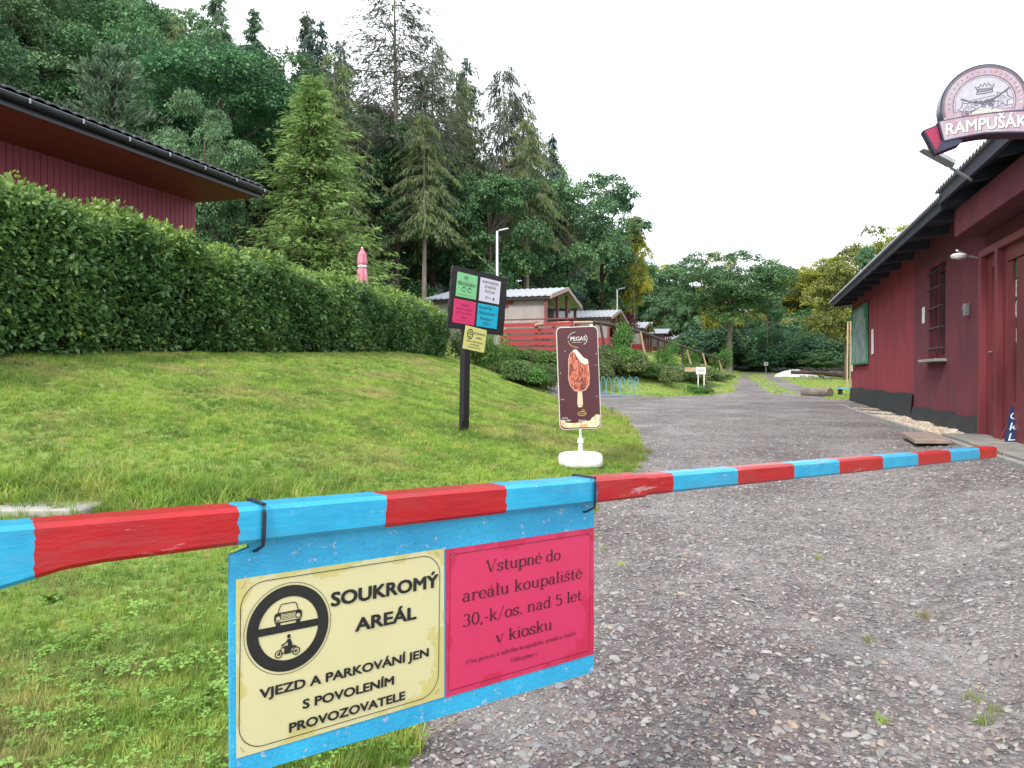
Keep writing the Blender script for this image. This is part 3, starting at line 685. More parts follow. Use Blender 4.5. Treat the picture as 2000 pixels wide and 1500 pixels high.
for (x, y, a) in ((.014, -.014, 50), (.402, -.012, -40), (.402, -.284, 40), (.013, -.287, -50)):
    mb = MB(); dx, dy = .005*math.cos(R(a)), .005*math.sin(R(a)); pf.line(mb, [(x-dx, y-dy), (x+dx, y+dy)], .0010, .0005); mb.build('staple', M_staple, ps)
# holes with cable ties round the beam
for i, (t, lab) in enumerate(((.034, 'black cable tie round the beam at the left end of the hanging board'), (.802, 'black cable tie round the beam at the right end of the hanging board'))):
    mb = MB(); z0 = bz(t); hw_ = .0362
    for dx in (0, .0032):
        loop = [(t+dx, hw_, z0+.003), (t+dx, -hw_, z0+.003), (t+dx, -hw_-.0012, z0-.01), (t+dx-.001, -hw_-.0012, z0-.05), (t+dx-.002, -hw_+.001, z0-.066), (t+dx-.006, -.012, z0-.079), (t+dx-.007, .01, z0-.079), (t+dx-.003, hw_, z0-.064), (t+dx, hw_+.001, z0-.01), (t+dx, hw_, z0+.003)]
        mb.tube(loop, .0021, 6, False)
    o = mb.build('cable_tie', M_tie); o.location = (bo.x-.62*.006, bo.y+.784*.006, 0); o.rotation_euler.z = brz
    tag(o, lab, 'cable tie', 'cable ties on the barrier')
# flat concrete slab at the lawn's edge, far left
M_conc = pm('weathered_concrete', (.33, .31, .28), (.22, .21, .19), 9, .85, .5, .004, c3=(.40, .37, .33))
mb = MB(); x, y = at(20, 5.25)
mb.box((0, 0, 0), (1.25, .34, .12), .05, .012); o = mb.build('concrete_slab', M_conc); o.location = (x-.05, y, zt(988, 5.25)-.06)
tag(o, 'flat pale concrete slab in the grass behind the left end of the barrier', 'slab')
# ------------------------------------------------------------------ kiosk on the right
M_plaster = pm('dark_red_plaster', (.135, .021, .034), (.085, .017, .029), 3.2, .85, .6, .005, (1, 1, .4), c3=(.125, .027, .040))
M_plaster2 = pm('brighter_red_plaster', (.25, .026, .040), (.16, .019, .031), 2.6, .85, .6, .005, (1, 1, .35), c3=(.28, .034, .048))
M_redwood = pm('red_painted_wood', (.155, .026, .034), (.115, .020, .027), 5, .5, .25, .002, (1, 1, .12))
M_mem = pm('dimpled_membrane', (.018, .024, .034), (.012, .015, .02), 12, .5, .6, .01)
M_eave = pm('dark_stained_eave_board', (.035, .038, .06), (.022, .025, .042), 5, .7, .35, .003, (1, .15, 1))
M_sheet = pm('corrugated_grey_roofing', (.33, .34, .37), (.22, .23, .26), 6, .5, .25, .003, metal=.2)
M_glass = pm('dark_window_glass', (.03, .035, .04), (.02, .022, .025), 3, .08, 0, spec=.6)
M_steel = pm('grey_galvanised_steel', (.34, .35, .37), (.24, .25, .27), 14, .45, .2, .001, metal=.6)
M_black = pm('black_painted_steel', (.014, .014, .016), (.02, .018, .018), 14, .5, .2, .001)
M_white = pm('white_plastic', (.72, .72, .70), (.62, .62, .60), 10, .4, .1, .001)
M_kerb = pm('concrete_kerb', (.27, .265, .25), (.18, .175, .165), 9, .9, .5, .004)
M_slab = pm('paving_slab', (.24, .225, .205), (.16, .15, .14), 6, .9, .4, .003)
M_green = pm('green_paint', (.02, .20, .10), (.015, .14, .07), 10, .5, .1, .001)
M_paper = pm('white_paper', (.70, .69, .68), (.62, .61, .60), 8, .6, .1, .001)

def uvthing(name, label, cat, u, v, z, group=None, turn=0):
    x, y = uv2xy(u, v); return thing(name, label, cat, (x, y, z), RZ+turn, group)
KU, KV, KZ = 2.84, 24.6, -.80
kio = uvthing('kiosk_building', 'dark red plastered kiosk with corrugated roof beside the gravel drive', 'kiosk', KU, KV, KZ)
OFF = (KU, KV, KZ)
def kb(mb, name, mat, parent=kio): return mb.build(name, mat, parent, OFF)
# front wall with a window opening (a 13.05..14.2) and a door opening (a 9.0..10.85)
mb = MB(); W0, W1 = KU, KU+.3
def wallbox(mb, a0, a1, z0, z1, u0=W0, u1=W1): mb.box(((u0+u1)/2, (a0+a1)/2, (z0+z1)/2), (u1-u0, a1-a0, z1-z0))
wallbox(mb, 14.2, 15.4, KZ, 2.35); wallbox(mb, 13.05, 14.2, KZ, .28); wallbox(mb, 13.05, 14.2, 1.80, 2.35); wallbox(mb, 10.86, 13.05, KZ, 2.35)
wallbox(mb, 7.3, 10.86, 1.60, 2.5); wallbox(mb, 7.3, 8.9, KZ, 1.60)
wallbox(mb, 7.6, 15.4, KZ, 2.9, KU+5.7, KU+6); wallbox(mb, 7.3, 7.6, KZ, 2.6, KU+.3, KU+6)
kb(mb, 'front_wall', M_plaster)
mb = MB(); wallbox(mb, 15.403, 24.6, KZ, 2.35, KU+.012, KU+.3); wallbox(mb, 24.3, 24.597, KZ, 2.35, KU+.303, KU+6)
wallbox(mb, 15.403, 24.6, KZ, 2.9, KU+6.003, KU+6.2); o = kb(mb, 'far_wall', M_plaster2); o['label'] = 'brighter red far section of wall'
# bitumen dimple membrane along the foot
for (a0, a1, zt_, k) in ((15.42, 24.62, -.33, 5), (10.9, 15.40, -.55, 2)):
    mb = MB(); n = 60; P = []; r = np.random.default_rng(k)
    for i in range(n+1):
        a = a0+(a1-a0)*i/n; zz = zt_+.018*math.sin(i*.31)+.008*math.sin(i*.9); uo = -.02-.012*math.sin(i*.45)
        P += [(KU-.045+uo*.6, a, KZ-.02), (KU-.03+uo*.5, a, (KZ+zz)/2), (KU-.022, a, zz), (KU+.005, a, zz)]
    mb.add(P, [(i*4+j, i*4+j+1, i*4+5+j, i*4+4+j) for i in range(n) for j in range(3)]); kb(mb, 'wall_membrane', M_mem)
# roof: mono-pitch corrugated sheets on rafters
def roof_sheet(mb, a0, a1, u0, z0, u1, z1, pitch=.13, amp=.022, th=.012):
    n = int((a1-a0)/pitch*4); V_ = []; F_ = []
    for i in range(n+1):
        a = a0+(a1-a0)*i/n; d = amp*math.cos(2*math.pi*(a-a0)/pitch)
        V_ += [(u0, a, z0+d), (u1, a, z1+d), (u0, a, z0+d-th), (u1, a, z1+d-th)]
    for i in range(n):
        k = i*4; F_ += [(k, k+1, k+5, k+4), (k+2, k+6, k+7, k+3), (k, k+4, k+6, k+2), (k+1, k+3, k+7, k+5)]
    F_ += [(0, 2, 3, 1), (n*4, n*4+1, n*4+3, n*4+2)]
    mb.add(V_, F_)
def rz_(u, up=0): return 2.31+(u-2.30)*.11+up
mb = MB(); roof_sheet(mb, 10.75, 25.05, 2.26, rz_(2.26), KU+6.5, rz_(KU+6.5)); o = kb(mb, 'roof_sheeting', M_sheet)
mb = MB(); roof_sheet(mb, 7.2, 10.9, 2.24, rz_(2.24, .09), KU+6.5, rz_(KU+6.5, .09)); kb(mb, 'roof_sheeting', M_sheet)
mb = MB()
def slope_slab(mb, a0, a1, u0, u1, dz0, th, up=0):
    mb.hexa([(u0, a0, rz_(u0, up)-dz0-th), (u1, a0, rz_(u1, up)-dz0-th), (u1, a1, rz_(u1, up)-dz0-th), (u0, a1, rz_(u0, up)-dz0-th),
             (u0, a0, rz_(u0, up)-dz0), (u1, a0, rz_(u1, up)-dz0), (u1, a1, rz_(u1, up)-dz0), (u0, a1, rz_(u0, up)-dz0)])
slope_slab(mb, 10.9, 24.95, 2.36, KU+.2, .04, .022); kb(mb, 'eave_boarding', M_eave)
mb = MB(); slope_slab(mb, 7.25, 10.88, 2.33, KU+.2, .04, .022, .09); kb(mb, 'eave_boarding', M_eave)
mb = MB(); slope_slab(mb, 10.9, 24.95, 2.31, 2.358, .03, .13); kb(mb, 'fascia_board', M_eave); mb = MB(); slope_slab(mb, 7.25, 10.88, 2.28, 2.328, .03, .15, .09); kb(mb, 'fascia_board', M_eave)
i = 0
for a in np.arange(11.6, 25, 1.32):
    mb = MB(); slope_slab(mb, a-.045, a+.045, 2.37, KU+.12, .064, .13); kb(mb, 'rafter', M_eave)
for a in np.arange(7.6, 10.8, 1.05):
    mb = MB(); slope_slab(mb, a-.045, a+.045, 2.34, KU+.12, .064, .13, .09); kb(mb, 'rafter', M_eave)
# boxed beam over the entrance
mb = MB(); mb.box((KU-.18, 9.18, 1.98), (.34, 3.66, .36), bev=.01); kb(mb, 'entrance_canopy_box', M_plaster)
# barred window
wf = MB(); U = KU+.16
for (a, z, sa, sz) in ((13.09, 1.04, .07, 1.5), (14.16, 1.04, .07, 1.5), (13.62, .32, 1.0, .07), (13.62, 1.765, 1.0, .07), (13.62, 1.04, .06, 1.37)): wf.box((U, a, z), (.07, sa, sz))
wn = kb(wf, 'window', M_redwood)
for q_ in (13.35, 13.89): mb = MB(); mb.box((U+.01, q_, 1.04), (.012, .44, 1.36)); kb(mb, 'pane', M_glass, wn)
for z in (.45, .78, 1.11, 1.43, 1.70):
    mb = MB(); mb.tube([(KU+.06, 13.05, z), (KU-.05, 13.06, z), (KU-.05, 14.19, z), (KU+.06, 14.2, z)], .009, 6); kb(mb, 'window_bar', M_black, wn)
for a in (13.3, 13.62, 13.94):
    mb = MB(); mb.tube([(KU-.04, a, .36), (KU-.04, a, 1.75)], .008, 6); kb(mb, 'window_bar', M_black, wn)
mb = MB(); mb.box((KU-.02, 13.62, .255), (.26, 1.3, .045), bev=.006); kb(mb, 'window_sill', M_kerb)
mb = MB(); wallbox(mb, 13.05, 14.2, .30, 1.8, KU+.22, KU+.25); kb(mb, 'window_backing', M_black, wn)
# entrance: frame, side light and door leaf
mb = MB(); Z0, Z1 = KZ+.02, 1.58
for a in (10.80, 10.13, 9.05): mb.box((KU-.04, a, (Z0+Z1)/2), (.16, .10, Z1-Z0), bev=.008)
mb.box((KU-.04, 9.92, Z1-.04), (.15, 1.66, .09), bev=.008)
ef = kb(mb, 'door_frame', M_redwood)
mb = MB(); c = (10.465, .57)
for (a, sa) in ((10.70, .09), (10.235, .09)): mb.box((KU-.015, a, .37), (.06, sa, 2.26), bev=.004)
mb.box((KU-.015, 10.465, 1.42), (.06, .38, .16)); mb.box((KU-.015, 10.465, -.52), (.06, .38, .46))
mb.box((KU-.015, 10.595, .40), (.05, .12, 1.9)); mb.box((KU-.015, 10.33, .40), (.05, .10, 1.9))
sd_ = kb(mb, 'side_door', M_redwood)
mb = MB(); mb.box((KU-.002, 10.46, .5), (.012, .17, 1.9)); kb(mb, 'pane', M_glass, sd_)
mb = MB(); mb.box((KU-.03, 10.56, .28), (.02, .03, .10)); mb.tube([(KU-.06, 10.585, .30), (KU-.06, 10.47, .30)], .009, 6); kb(mb, 'handle', M_steel, sd_)
mb = MB()
for (a, sa) in ((10.01, .13), (9.17, .13)): mb.box((KU-.02, a, .37), (.06, sa, 2.26), bev=.004)
mb.box((KU-.02, 9.59, 1.41), (.06, .72, .17)); mb.box((KU-.02, 9.59, -.54), (.06, .72, .44))
mb.box((KU-.02, 9.86, .4), (.05, .18, 1.82)); mb.box((KU-.02, 9.43, .4), (.05, .40, 1.82))
dl = kb(mb, 'door', M_redwood)
mb = MB(); mb.box((KU-.005, 9.70, .4), (.012, .16, 1.82)); kb(mb, 'pane', M_glass, dl)
# stickers on the door glass
FS = lambda a, z, u=KU-.0125: Fr((u, a, z), (0, -1, 0), (0, 0, 1))
mb = MB(); f = FS(9.77, 1.12); f.slab(mb, 0, 0, .10, .20, 0, .002); kb(mb, 'green_sticker', M_green, dl)
mb = MB(); f.prism(mb, arc(.05, -.36, .06, .10, 0, 360, 16)[:-1], 0, .002); kb(mb, 'white_sticker', M_paper, dl)
for q_ in ((0, -.22, .06, -.03), (.02, -.74, .10, -.58), (.03, -1.56, .10, -1.42)): mb = MB(); f.slab(mb, *q_, 0, .002); kb(mb, 'white_sticker', M_paper, dl)
mb = MB()
f.line(mb, [(.01, -.05), (.05, -.10), (.015, -.14), (.05, -.20)], .008, .003); f.line(mb, arc(.05, -.34, .03, .05, 0, 300, 10), .006, .003); f.line(mb, [(.04, -.70), (.06, -.62), (.08, -.70)], .006, .003); f.line(mb, [(.045, -1.5), (.09, -1.5)], .006, .003)
kb(mb, 'sticker_marks', pm('sticker_print', (.30, .05, .10), None, 30, .5, 0), dl)['kind'] = 'stuff'
# small fittings on the wall
def kt(name, label, cat, mb, mat, a, z, group=None, u=KU):
    x, y = uv2xy(u, a); o = mb.build(name, mat, None, (u, a, z)); o.location = (x, y, z); o.rotation_euler.z = RZ; return tag(o, label, cat, group)
mb = MB(); mb.box((KU-.035, 11.73, .92), (.07, .09, .17), bev=.008); mb.box((KU-.075, 11.73, .95), (.012, .05, .06)); kt('switch_box', 'small grey box screwed to the red wall between window and door', 'box', mb, M_steel, 11.73, .92)
mb = MB(); f = FS(14.72, .93, KU-.002); f.slab(mb, 0, 0, .21, .28, 0, .003); kt('paper_notice', 'white paper sheet taped to the red wall left of the barred window', 'notice', mb, M_paper, 14.7, .93)
mb = MB(); f = FS(20.55, .55, KU-.002); f.slab(mb, 0, 0, .30, .62, 0, .01); kt('paper_notice', 'narrow white notice on the red wall right of the green framed panel', 'notice', mb, M_paper, 20.5, .55)
mb = MB(); f = FS(24.5, .15, KU-.002); f.slab(mb, 0, 0, .28, 1.1, 0, .02); kt('paper_notice', 'tall narrow white panel at the far corner of the kiosk wall', 'notice', mb, M_paper, 24.5, .15)
# glazed map case with a green frame
mc = uvthing('display_board', 'green framed display board with pale sky reflection painted into its map on the kiosk wall', 'display board', KU, 22.5, .33); MO = (KU, 22.5, .33)
f = FS(24.05, .33, KU-.004)
mb = MB(); f.slab(mb, .05, .05, 2.85, 1.53, 0, .035)
mm, t, b = nodes('map_with_sky_reflection'); vv_ = coords(t); c = ramp(t, noise(t, 2.6, 6, vv_, .6, .6), [(.3, (.13, .22, .21)), (.45, (.24, .31, .34)), (.6, (.36, .42, .46)), (.72, (.18, .27, .25))]); t.links.new(c, b.inputs['Base Color']); b.inputs['Roughness'].default_value = .15  # pale grey-blue tones paint the sky's reflection into the map
mb.build('map_panel', mm, mc, MO)
mb = MB(); f.slab(mb, 0, 0, 2.9, .05, 0, .06); f.slab(mb, 0, 1.53, 2.9, 1.58, 0, .06); f.slab(mb, 0, .05, .05, 1.53, 0, .06); f.slab(mb, 2.85, .05, 2.9, 1.53, 0, .06); f.slab(mb, 2.42, 1.2, 2.849, 1.529, .036, .05)
mb.build('frame', M_green, mc, MO)
# wall lamp by the door: white arm with a round head
mb = MB(); mb.tube([(KU, 11.35, 1.58), (KU-.12, 11.3, 1.60), (KU-.38, 10.75, 1.60)], .012, 6)
wl = uvthing('wall_lamp', 'slim white lamp arm with oval head over the kiosk entrance', 'lamp', KU, 11.35, 1.58); WO = (KU, 11.35, 1.58)
mb.build('arm', M_white, wl, WO)
mb = MB(); mb.lathe([(.02, -.035), (.08, -.02), (.10, .01), (.07, .035), (.02, .045)], 14, (KU-.34, 10.82, 1.53)); mb.build('lamp_head', M_white, wl, WO)
# flood lamp on an arm above the roof edge
x, y = at(1875, 8.3); fl = thing('flood_lamp', 'grey LED street light head on a short arm above the kiosk eave', 'lamp', (x, y, 2.24), 0)
mb = MB(); mb.tube([(.12, 0, -.06), (-.13, -.02, .07)], .017, 8); mb.build('arm', M_steel, fl)
mb = MB(); ax = Matrix.Rotation(-R(0), 3, 'Z') @ Matrix.Rotation(R(29), 3, 'Y')
L_ = .37
mb.add([tuple(ax @ Vector(p)+Vector((-.13-.165, -.04, .07+.09))) for p in [(-.20, -.05, .0), (-.12, -.08, .012), (.17, -.075, .014), (.19, -.03, .0), (.19, .03, .0), (.17, .075, .014), (-.12, .08, .012), (-.20, .05, .0), (-.20, -.04, .03), (-.12, -.07, .055), (.17, -.065, .06), (.19, -.03, .04), (.19, .03, .04), (.17, .065, .06), (-.12, .07, .055), (-.20, .04, .03)]],
       [tuple(range(8))[::-1], tuple(range(8, 16))]+[(i, (i+1) % 8, 8+(i+1) % 8, 8+i) for i in range(8)])
mb.build('lamp_head', M_steel, fl)
# kerb stones, pebble strip, slabs
rk = np.random.default_rng(4)
for i, a in enumerate(np.arange(3.2, 25.2, 1.0)):
    mb = MB(); mb.box((0, 0, 0), (.07, .985, .16), bev=.008); o = mb.build('kerb_stone', M_kerb)
    x, y = uv2xy(2.25+rk.uniform(-.006, .006), a+.5); o.location = (x, y, KZ-.035+rk.uniform(-.006, .006)); o.rotation_euler = (rk.uniform(-.006, .006), 0, RZ+rk.uniform(-.008, .008))
    if i == 0: kroot = uvthing('kerb_edging', 'row of concrete kerb stones along the pebble strip of the kiosk', 'kerb', 2.25, 14, KZ-.1)
    o.location = (0+rk.uniform(-.006, .006), a+.5-14, .065+rk.uniform(-.006, .006)); o.rotation_euler = (rk.uniform(-.006, .006), 0, rk.uniform(-.008, .008)); o.parent = kroot
M_peb = instcol('river_pebble', [(0, (.30, .22, .15)), (.3, (.42, .33, .24)), (.6, (.33, .29, .25)), (.85, (.50, .44, .36)), (1, (.24, .19, .16))], .6, bumps=.1)
def pebble(seed):
    r = np.random.default_rng(seed); bm = bmesh.new(); bmesh.ops.create_icosphere(bm, subdivisions=2, radius=.5)
    ax, ay = r.uniform(.65, .9), r.uniform(.45, .65)
    for v in bm.verts: n_ = 1+.12*math.sin(v.co.x*7+seed)*math.cos(v.co.y*6); v.co = Vector((v.co.x*n_, v.co.y*ax*n_, v.co.z*ay))
    me = bpy.data.meshes.new('pebble'); bm.to_mesh(me); bm.free(); me.materials.append(M_peb); me.polygons.foreach_set('use_smooth', [True]*len(me.polygons)); return bpy.data.objects.new('pebble', me)
pebs = hidden_coll('pebbles', [pebble(200+i) for i in range(6)])
P = []; q = []
for i in range(41):
    for j in range(4):
        u = 2.30+.54*j/3; a = 10.9+(25-10.9)*i/40; x, y = uv2xy(u, a); P.append((x, y, KZ+.0+.02*math.sin(i*1.3+j)))
q = [(i*4+j, (i+1)*4+j, (i+1)*4+j+1, i*4+j+1) for i in range(40) for j in range(3)]
me = fast_mesh('pebble_strip', P, np.array(q)[:, ::-1], M_peb); at_ = me.attributes.new('dens', 'FLOAT', 'POINT'); at_.data.foreach_set('value', np.full(len(P), 520, np.float32))
o = bpy.data.objects.new('pebble_strip', me); C.objects.link(o); tag(o, kind='stuff'); scatter('pebble_strip', o, pebs, 'dens', .045, .105, 31, .5)
gb = tag(bpy.data.objects.new('pebble_bed', fast_mesh('pebble_bed', np.array(P)-(0, 0, .004), np.array(q)[:, ::-1], M_peb)), kind='structure'); C.objects.link(gb)
sl_lab = ['large paving slab at the kiosk door', 'paving slab in front of the kiosk door nearer the camera', 'tilted brownish slab lying on the gravel left of the kiosk door slabs', 'paving slab along the kiosk wall at the right edge']
for i, (u, a, su, sa, dz, tz) in enumerate([(2.56, 10.15, .50, 1.3, .015, 0), (2.56, 8.9, .50, 1.15, .012, .01), (2.02, 10.3, .38, 1.25, .015, -.05), (2.56, 7.7, .50, 1.15, .010, 0)]):
    mb = MB(); mb.box((0, 0, 0), (su, sa, .05), bev=.006); o = mb.build('paving_slab', M_slab if i != 2 else pm('rusty_slab', (.26, .19, .16), (.18, .13, .11), 6, .85, .3))
    x, y = uv2xy(u, a); o.location = (x, y, KZ+dz+.03); o.rotation_euler = (0, R(-1.5 if i == 2 else 0), RZ+tz); tag(o, sl_lab[i], 'slab', 'paving slabs by the kiosk door')
# blue A-board with chalk lettering at the right edge
M_chalkb = pm('blue_chalkboard', (.008, .022, .085), (.006, .016, .06), 9, .55, .1, .001); M_chalk = pm('chalk', (.55, .68, .80), (.4, .5, .6), 60, .9, 0)
ab = thing('chalk_board', 'dark blue A-board with pale chalk writing at the right edge by the door', 'A-board', (5.86, 8.35, Tz(5.8, 8.35)), R(-10))
f = Fr((-.36, -.12, .02), (1, 0, 0), (0, .25, 1)); mb = MB(); f.prism(mb, [(0, 0), (.72, 0), (.60, .46), (.44, .50), (.26, .50), (.11, .44)], -.014, 0); pn = mb.build('panel', M_chalkb, ab)
mb = MB(); text(f, mb, 'Obědy', .10, .30, width=.40, cap=.085, shear=.3, rot=.1, h=.001); text(f, mb, 'káva', .07, .18, width=.30, cap=.085, shear=.3, rot=.08, h=.001); text(f, mb, 'Ledy', .045, .06, width=.34, cap=.085, shear=.3, rot=.08, h=.001); mb.build('chalk_writing', M_chalk, pn)
mb = MB(); mb.tube([(-.3, .20, 0), (-.14, .03, .47)], .012, 6); mb.build('leg', M_redwood, ab); mb = MB(); mb.tube([(.3, .20, 0), (.14, .03, .47)], .012, 6); mb.build('leg', M_redwood, ab)

# ------------------------------------------------------------------ round pub sign above the eave
SY = 6.2; sx, sy_ = at(1918, SY); sz = zt(203, SY)
SO = Vector((sx, sy_, sz)); ps_ = thing('brewery_sign', 'round pub sign with crown crest and lettered ribbon above the kiosk eave', 'sign', SO, RZ)
f = Fr((0, 0, 0), (1, 0, 0), (0, 0, 1)); r0 = .405; SS = 6.2/7.35*.94
M_navy = pm('navy_sign_case', (.010, .012, .035), (.016, .018, .05), 8, .3, .05, .001)
M_silver = pm('faded_silver_print', (.33, .32, .36), (.27, .26, .30), 22, .4, .1, .001, c3=(.38, .37, .39))
mm, t, b = nodes('faded_pink_band'); vv_ = coords(t); g_ = noise(t, 3.2, 5, vv_, .6); c = ramp(t, g_, [(.36, (.26, .23, .26)), (.54, (.25, .16, .20)), (.74, (.22, .06, .10))]); sp_ = noise(t, 70, 3, vv_); c = mixc(t, ramp(t, sp_, [(.45, (0, 0, 0)), (.65, (.5, .5, .5))]), c, (.33, .30, .33)); t.links.new(c, b.inputs['Base Color']); b.inputs['Roughness'].default_value = .4; M_fade = mm
M_crim = pm('crimson_print', (.26, .010, .055), (.18, .008, .04), 6, .35, .05, .001); M_line = pm('grey_print_lines', (.055, .055, .08), (.08, .08, .10), 30, .5, 0); M_letter = pm('white_relief_letters', (.52, .52, .50), (.46, .46, .44), 20, .4, .1, .001)
mb = MB(); ps_.scale = (SS, SS, SS); f.prism(mb, arc(0, 0, r0, r0, -25, 205, 48), -.19, -.002); mb.build('case', M_navy, ps_)
disc = MB(); f.prism(disc, arc(0, 0, r0-.012, r0-.012, -22, 202, 48), -.0018, .004); dk = disc.build('round_face', M_fade, ps_)
mb = MB(); f.prism(mb, arc(0, 0, .275, .275, -15, 195, 40), .0045, .007); mb.build('inner_face', M_silver, dk)
mb = MB()
for rr_, w_ in ((r0-.014, .006), (r0-.038, .005), (.287, .006), (.266, .005)): f.line(mb, arc(0, 0, rr_, rr_, -18, 198, 48), w_, .0076)
f.line(mb, arc(0, 0, r0-.025, r0-.025, -18, 198, 48), .013, .0062)
# crown
k = .001
cr_ = [(-70, 95), (-60, 135), (-85, 178), (-50, 160), (-30, 192), (-12, 168), (5, 205), (22, 170), (42, 196), (60, 165), (96, 188), (72, 140), (80, 106), (5, 96)]
f.line(mb, [(a*k, b_*k) for a, b_ in cr_], .013, .008, True); f.line(mb, [(-62*k, 118*k), (5*k, 118*k), (74*k, 126*k)], .012, .0083)
for q_ in range(-55, 75, 13): f.line(mb, [(q_*k, 128*k), ((q_+3)*k, 152*k)], .009, .0086)
# crossed staves, branch and leaves
f.line(mb, [(-.215, .060), (-.12, .018), (.0, .0), (.13, .055), (.235, .135)], .018, .0081); f.line(mb, [(-.13, .035), (.10, .065)], .006, .0084)
f.line(mb, [(-.215, -.16), (-.05, -.045), (.06, .0)], .006, .0082); f.line(mb, [(.08, -.06), (.26, -.045)], .006, .0082); f.line(mb, [(.10, .01), (.07, -.085)], .007, .0083)
def leafl(cx_, cy_, s, a0):
    pr = [(0, 1), (.35, .55), (.9, .5), (.55, .05), (.85, -.5), (.25, -.4), (0, -1), (-.25, -.4), (-.85, -.5), (-.55, .05), (-.9, .5), (-.35, .55)]
    P = [(cx_+s*(x*math.cos(a0)-y*math.sin(a0)), cy_+s*(x*math.sin(a0)+y*math.cos(a0))) for x, y in pr]; f.line(mb, P, .011, .0085, True)
    for rr_ in (.2, .4): f.line(mb, [(cx_+s*rr_*math.cos(q), cy_+s*rr_*math.sin(q)) for q in np.linspace(0, 5.2, 9)], .005, .0087)
leafl(-.155, -.055, .088, .5); leafl(.165, .02, .088, -.5)
r_ = np.random.default_rng(9)
for i_ in range(16):
    a_, b_ = r_.uniform(-.075, .075), r_.uniform(-.035, .022); f.line(mb, arc(a_, b_, .017, .014, 0, 360, 8)[:-1], .010, .0089+i_*1e-5, True)
for i_ in range(22):                                     # worn lettering round the ring
    an = 205-i_*9.6
    if 10 < an < 190:
        ca, sa = math.cos(R(an)), math.sin(R(an)); f.line(mb, [(.315*ca, .315*sa), (.335*ca, .335*sa)], .005, .0079)
mb.build('line_art', M_line, dk)
mb = MB()
for i_, an in enumerate((-6, 2, 10, 18, 26)):
    ca, sa = math.cos(R(an)), math.sin(R(an)); f.line(mb, [(.345*ca, .345*sa), (.315*ca+.01*sa, .315*sa), (.345*ca-.012*sa, .345*sa+.012*ca)], .006, .0083)
mb.build('ring_lettering', M_letter, dk)['kind'] = 'stuff'
mb = MB(); f.prism(mb, arc(0.02, -.12, .17, .05, 0, 180, 16), .0071, .0074); f.line(mb, arc(0.02, -.12, .12, .03, 0, 180, 12), .008, .0098); mb.build('hop_scroll', pm('pale_green_print', (.42, .44, .36), (.36, .38, .32), 30, .5, 0), dk)
# ribbon
by = lambda x: -.115-.13*(x-.10)**2
top = [(x, by(x)+.012*math.sin(x)) for x in np.linspace(-.43, .62, 22)]; bot = [(x, by(x)-.215-.05*abs(x)) for x in np.linspace(.60, -.38, 22)]
mb = MB(); f.prism(mb, top+bot, -.19, .03); rb = mb.build('ribbon_case', M_navy, ps_)
ins = lambda P, e, z: [(x*e+.0028*1, (y+.22)*z-.22) for x, y in P]
mb = MB(); pt = [(x*.985, by(x)-.012) for x in np.linspace(-.425, .615, 22)]+[(x*.985, by(x)-.202-.05*abs(x)) for x in np.linspace(.595, -.375, 22)]
f.prism(mb, pt, .0302, .034); rf = mb.build('ribbon_face', M_fade, ps_)
mb = MB(); f.line(mb, pt, .007, .0352, True); mb.build('ribbon_outline', M_line, rf)
def relief(s, x, y, w_, cap, h0, yf_): mb = MB(); text(f, mb, s, x, y, width=w_, cap=cap, bold=.02, h=h0, yfun=yf_); return mb
relief('RAMPUŠÁK', -.355, -.170, .735, .125, .0368, by).build('ribbon_lettering', M_letter, rf)
relief('RAMPUŠÁK', -.348, -.177, .735, .125, .0358, by).build('lettering_shadow', M_line, rf)
mb = MB(); f.prism(mb, [(-.56, -.22), (-.42, -.17), (-.36, -.41), (-.44, -.48)], -.16, -.03); tl = mb.build('ribbon_tail', M_navy, ps_)
mb = MB(); f.prism(mb, [(-.54, -.23), (-.425, -.188), (-.385, -.385), (-.432, -.45)], -.029, -.024); mb.build('tail_face', M_crim, tl)
mb = MB(); f.prism(mb, [(-.44, -.485), (-.22, -.41), (-.20, -.37), (-.38, -.34)], -.15, .02); mb.build('ribbon_fold', M_navy, ps_)
mb = MB(); mb.tube([(.1, .09, -.15), (.75, .10, -.15)], .02, 8); mb.build('bracket', M_black, ps_); mb = MB(); mb.tube([(.1, .09, -.28), (.75, .10, -.28)], .02, 8); mb.build('bracket', M_black, ps_)

# ------------------------------------------------------------------ ice cream advertising stand
iy = 7.6; ix, _ = at(1134, iy); ad = thing('ice_cream_stand', 'brown advertising stand', 'advertising stand', (ix, iy, Tz(ix, iy)), R(2))
ad['label'] = 'brown advertising stand with a bitten chocolate ice cream on white base'
s_ = iy/F; tilt = R(-2.2)
f = Fr((0, 0, .42-.02), (math.cos(tilt), 0, -math.sin(tilt)), (0, 0, 1))
M_brown = pm('brown_poster', (.060, .013, .018), (.045, .008, .011), 1.6, .35, .05, .001, c3=(.085, .03, .035)); M_frame = pm('pale_panel_edge', (.55, .50, .48), (.45, .40, .38), 8, .4, .1, .001)
W_, H_ = .205, 1.03
mb = MB(); f.prism(mb, [(x, y) for x, y in rrect(-W_-.008, -.008, W_+.008, H_+.008, .05)], -.022, -.0005); mb.build('panel', M_frame, ad)
mb = MB(); f.prism(mb, rrect(-W_, 0, W_, H_, .045), 0, .003); po = mb.build('poster', M_brown, ad)
ic = [(-.098, .60), (-.105, .52), (-.088, .44), (-.045, .385), (.01, .375), (.065, .39), (.10, .44), (.108, .52), (.105, .60), (.10, .66), (.06, .655), (.02, .68), (.0, .72), (-.02, .76), (-.05, .79), (-.085, .755), (-.098, .69)]
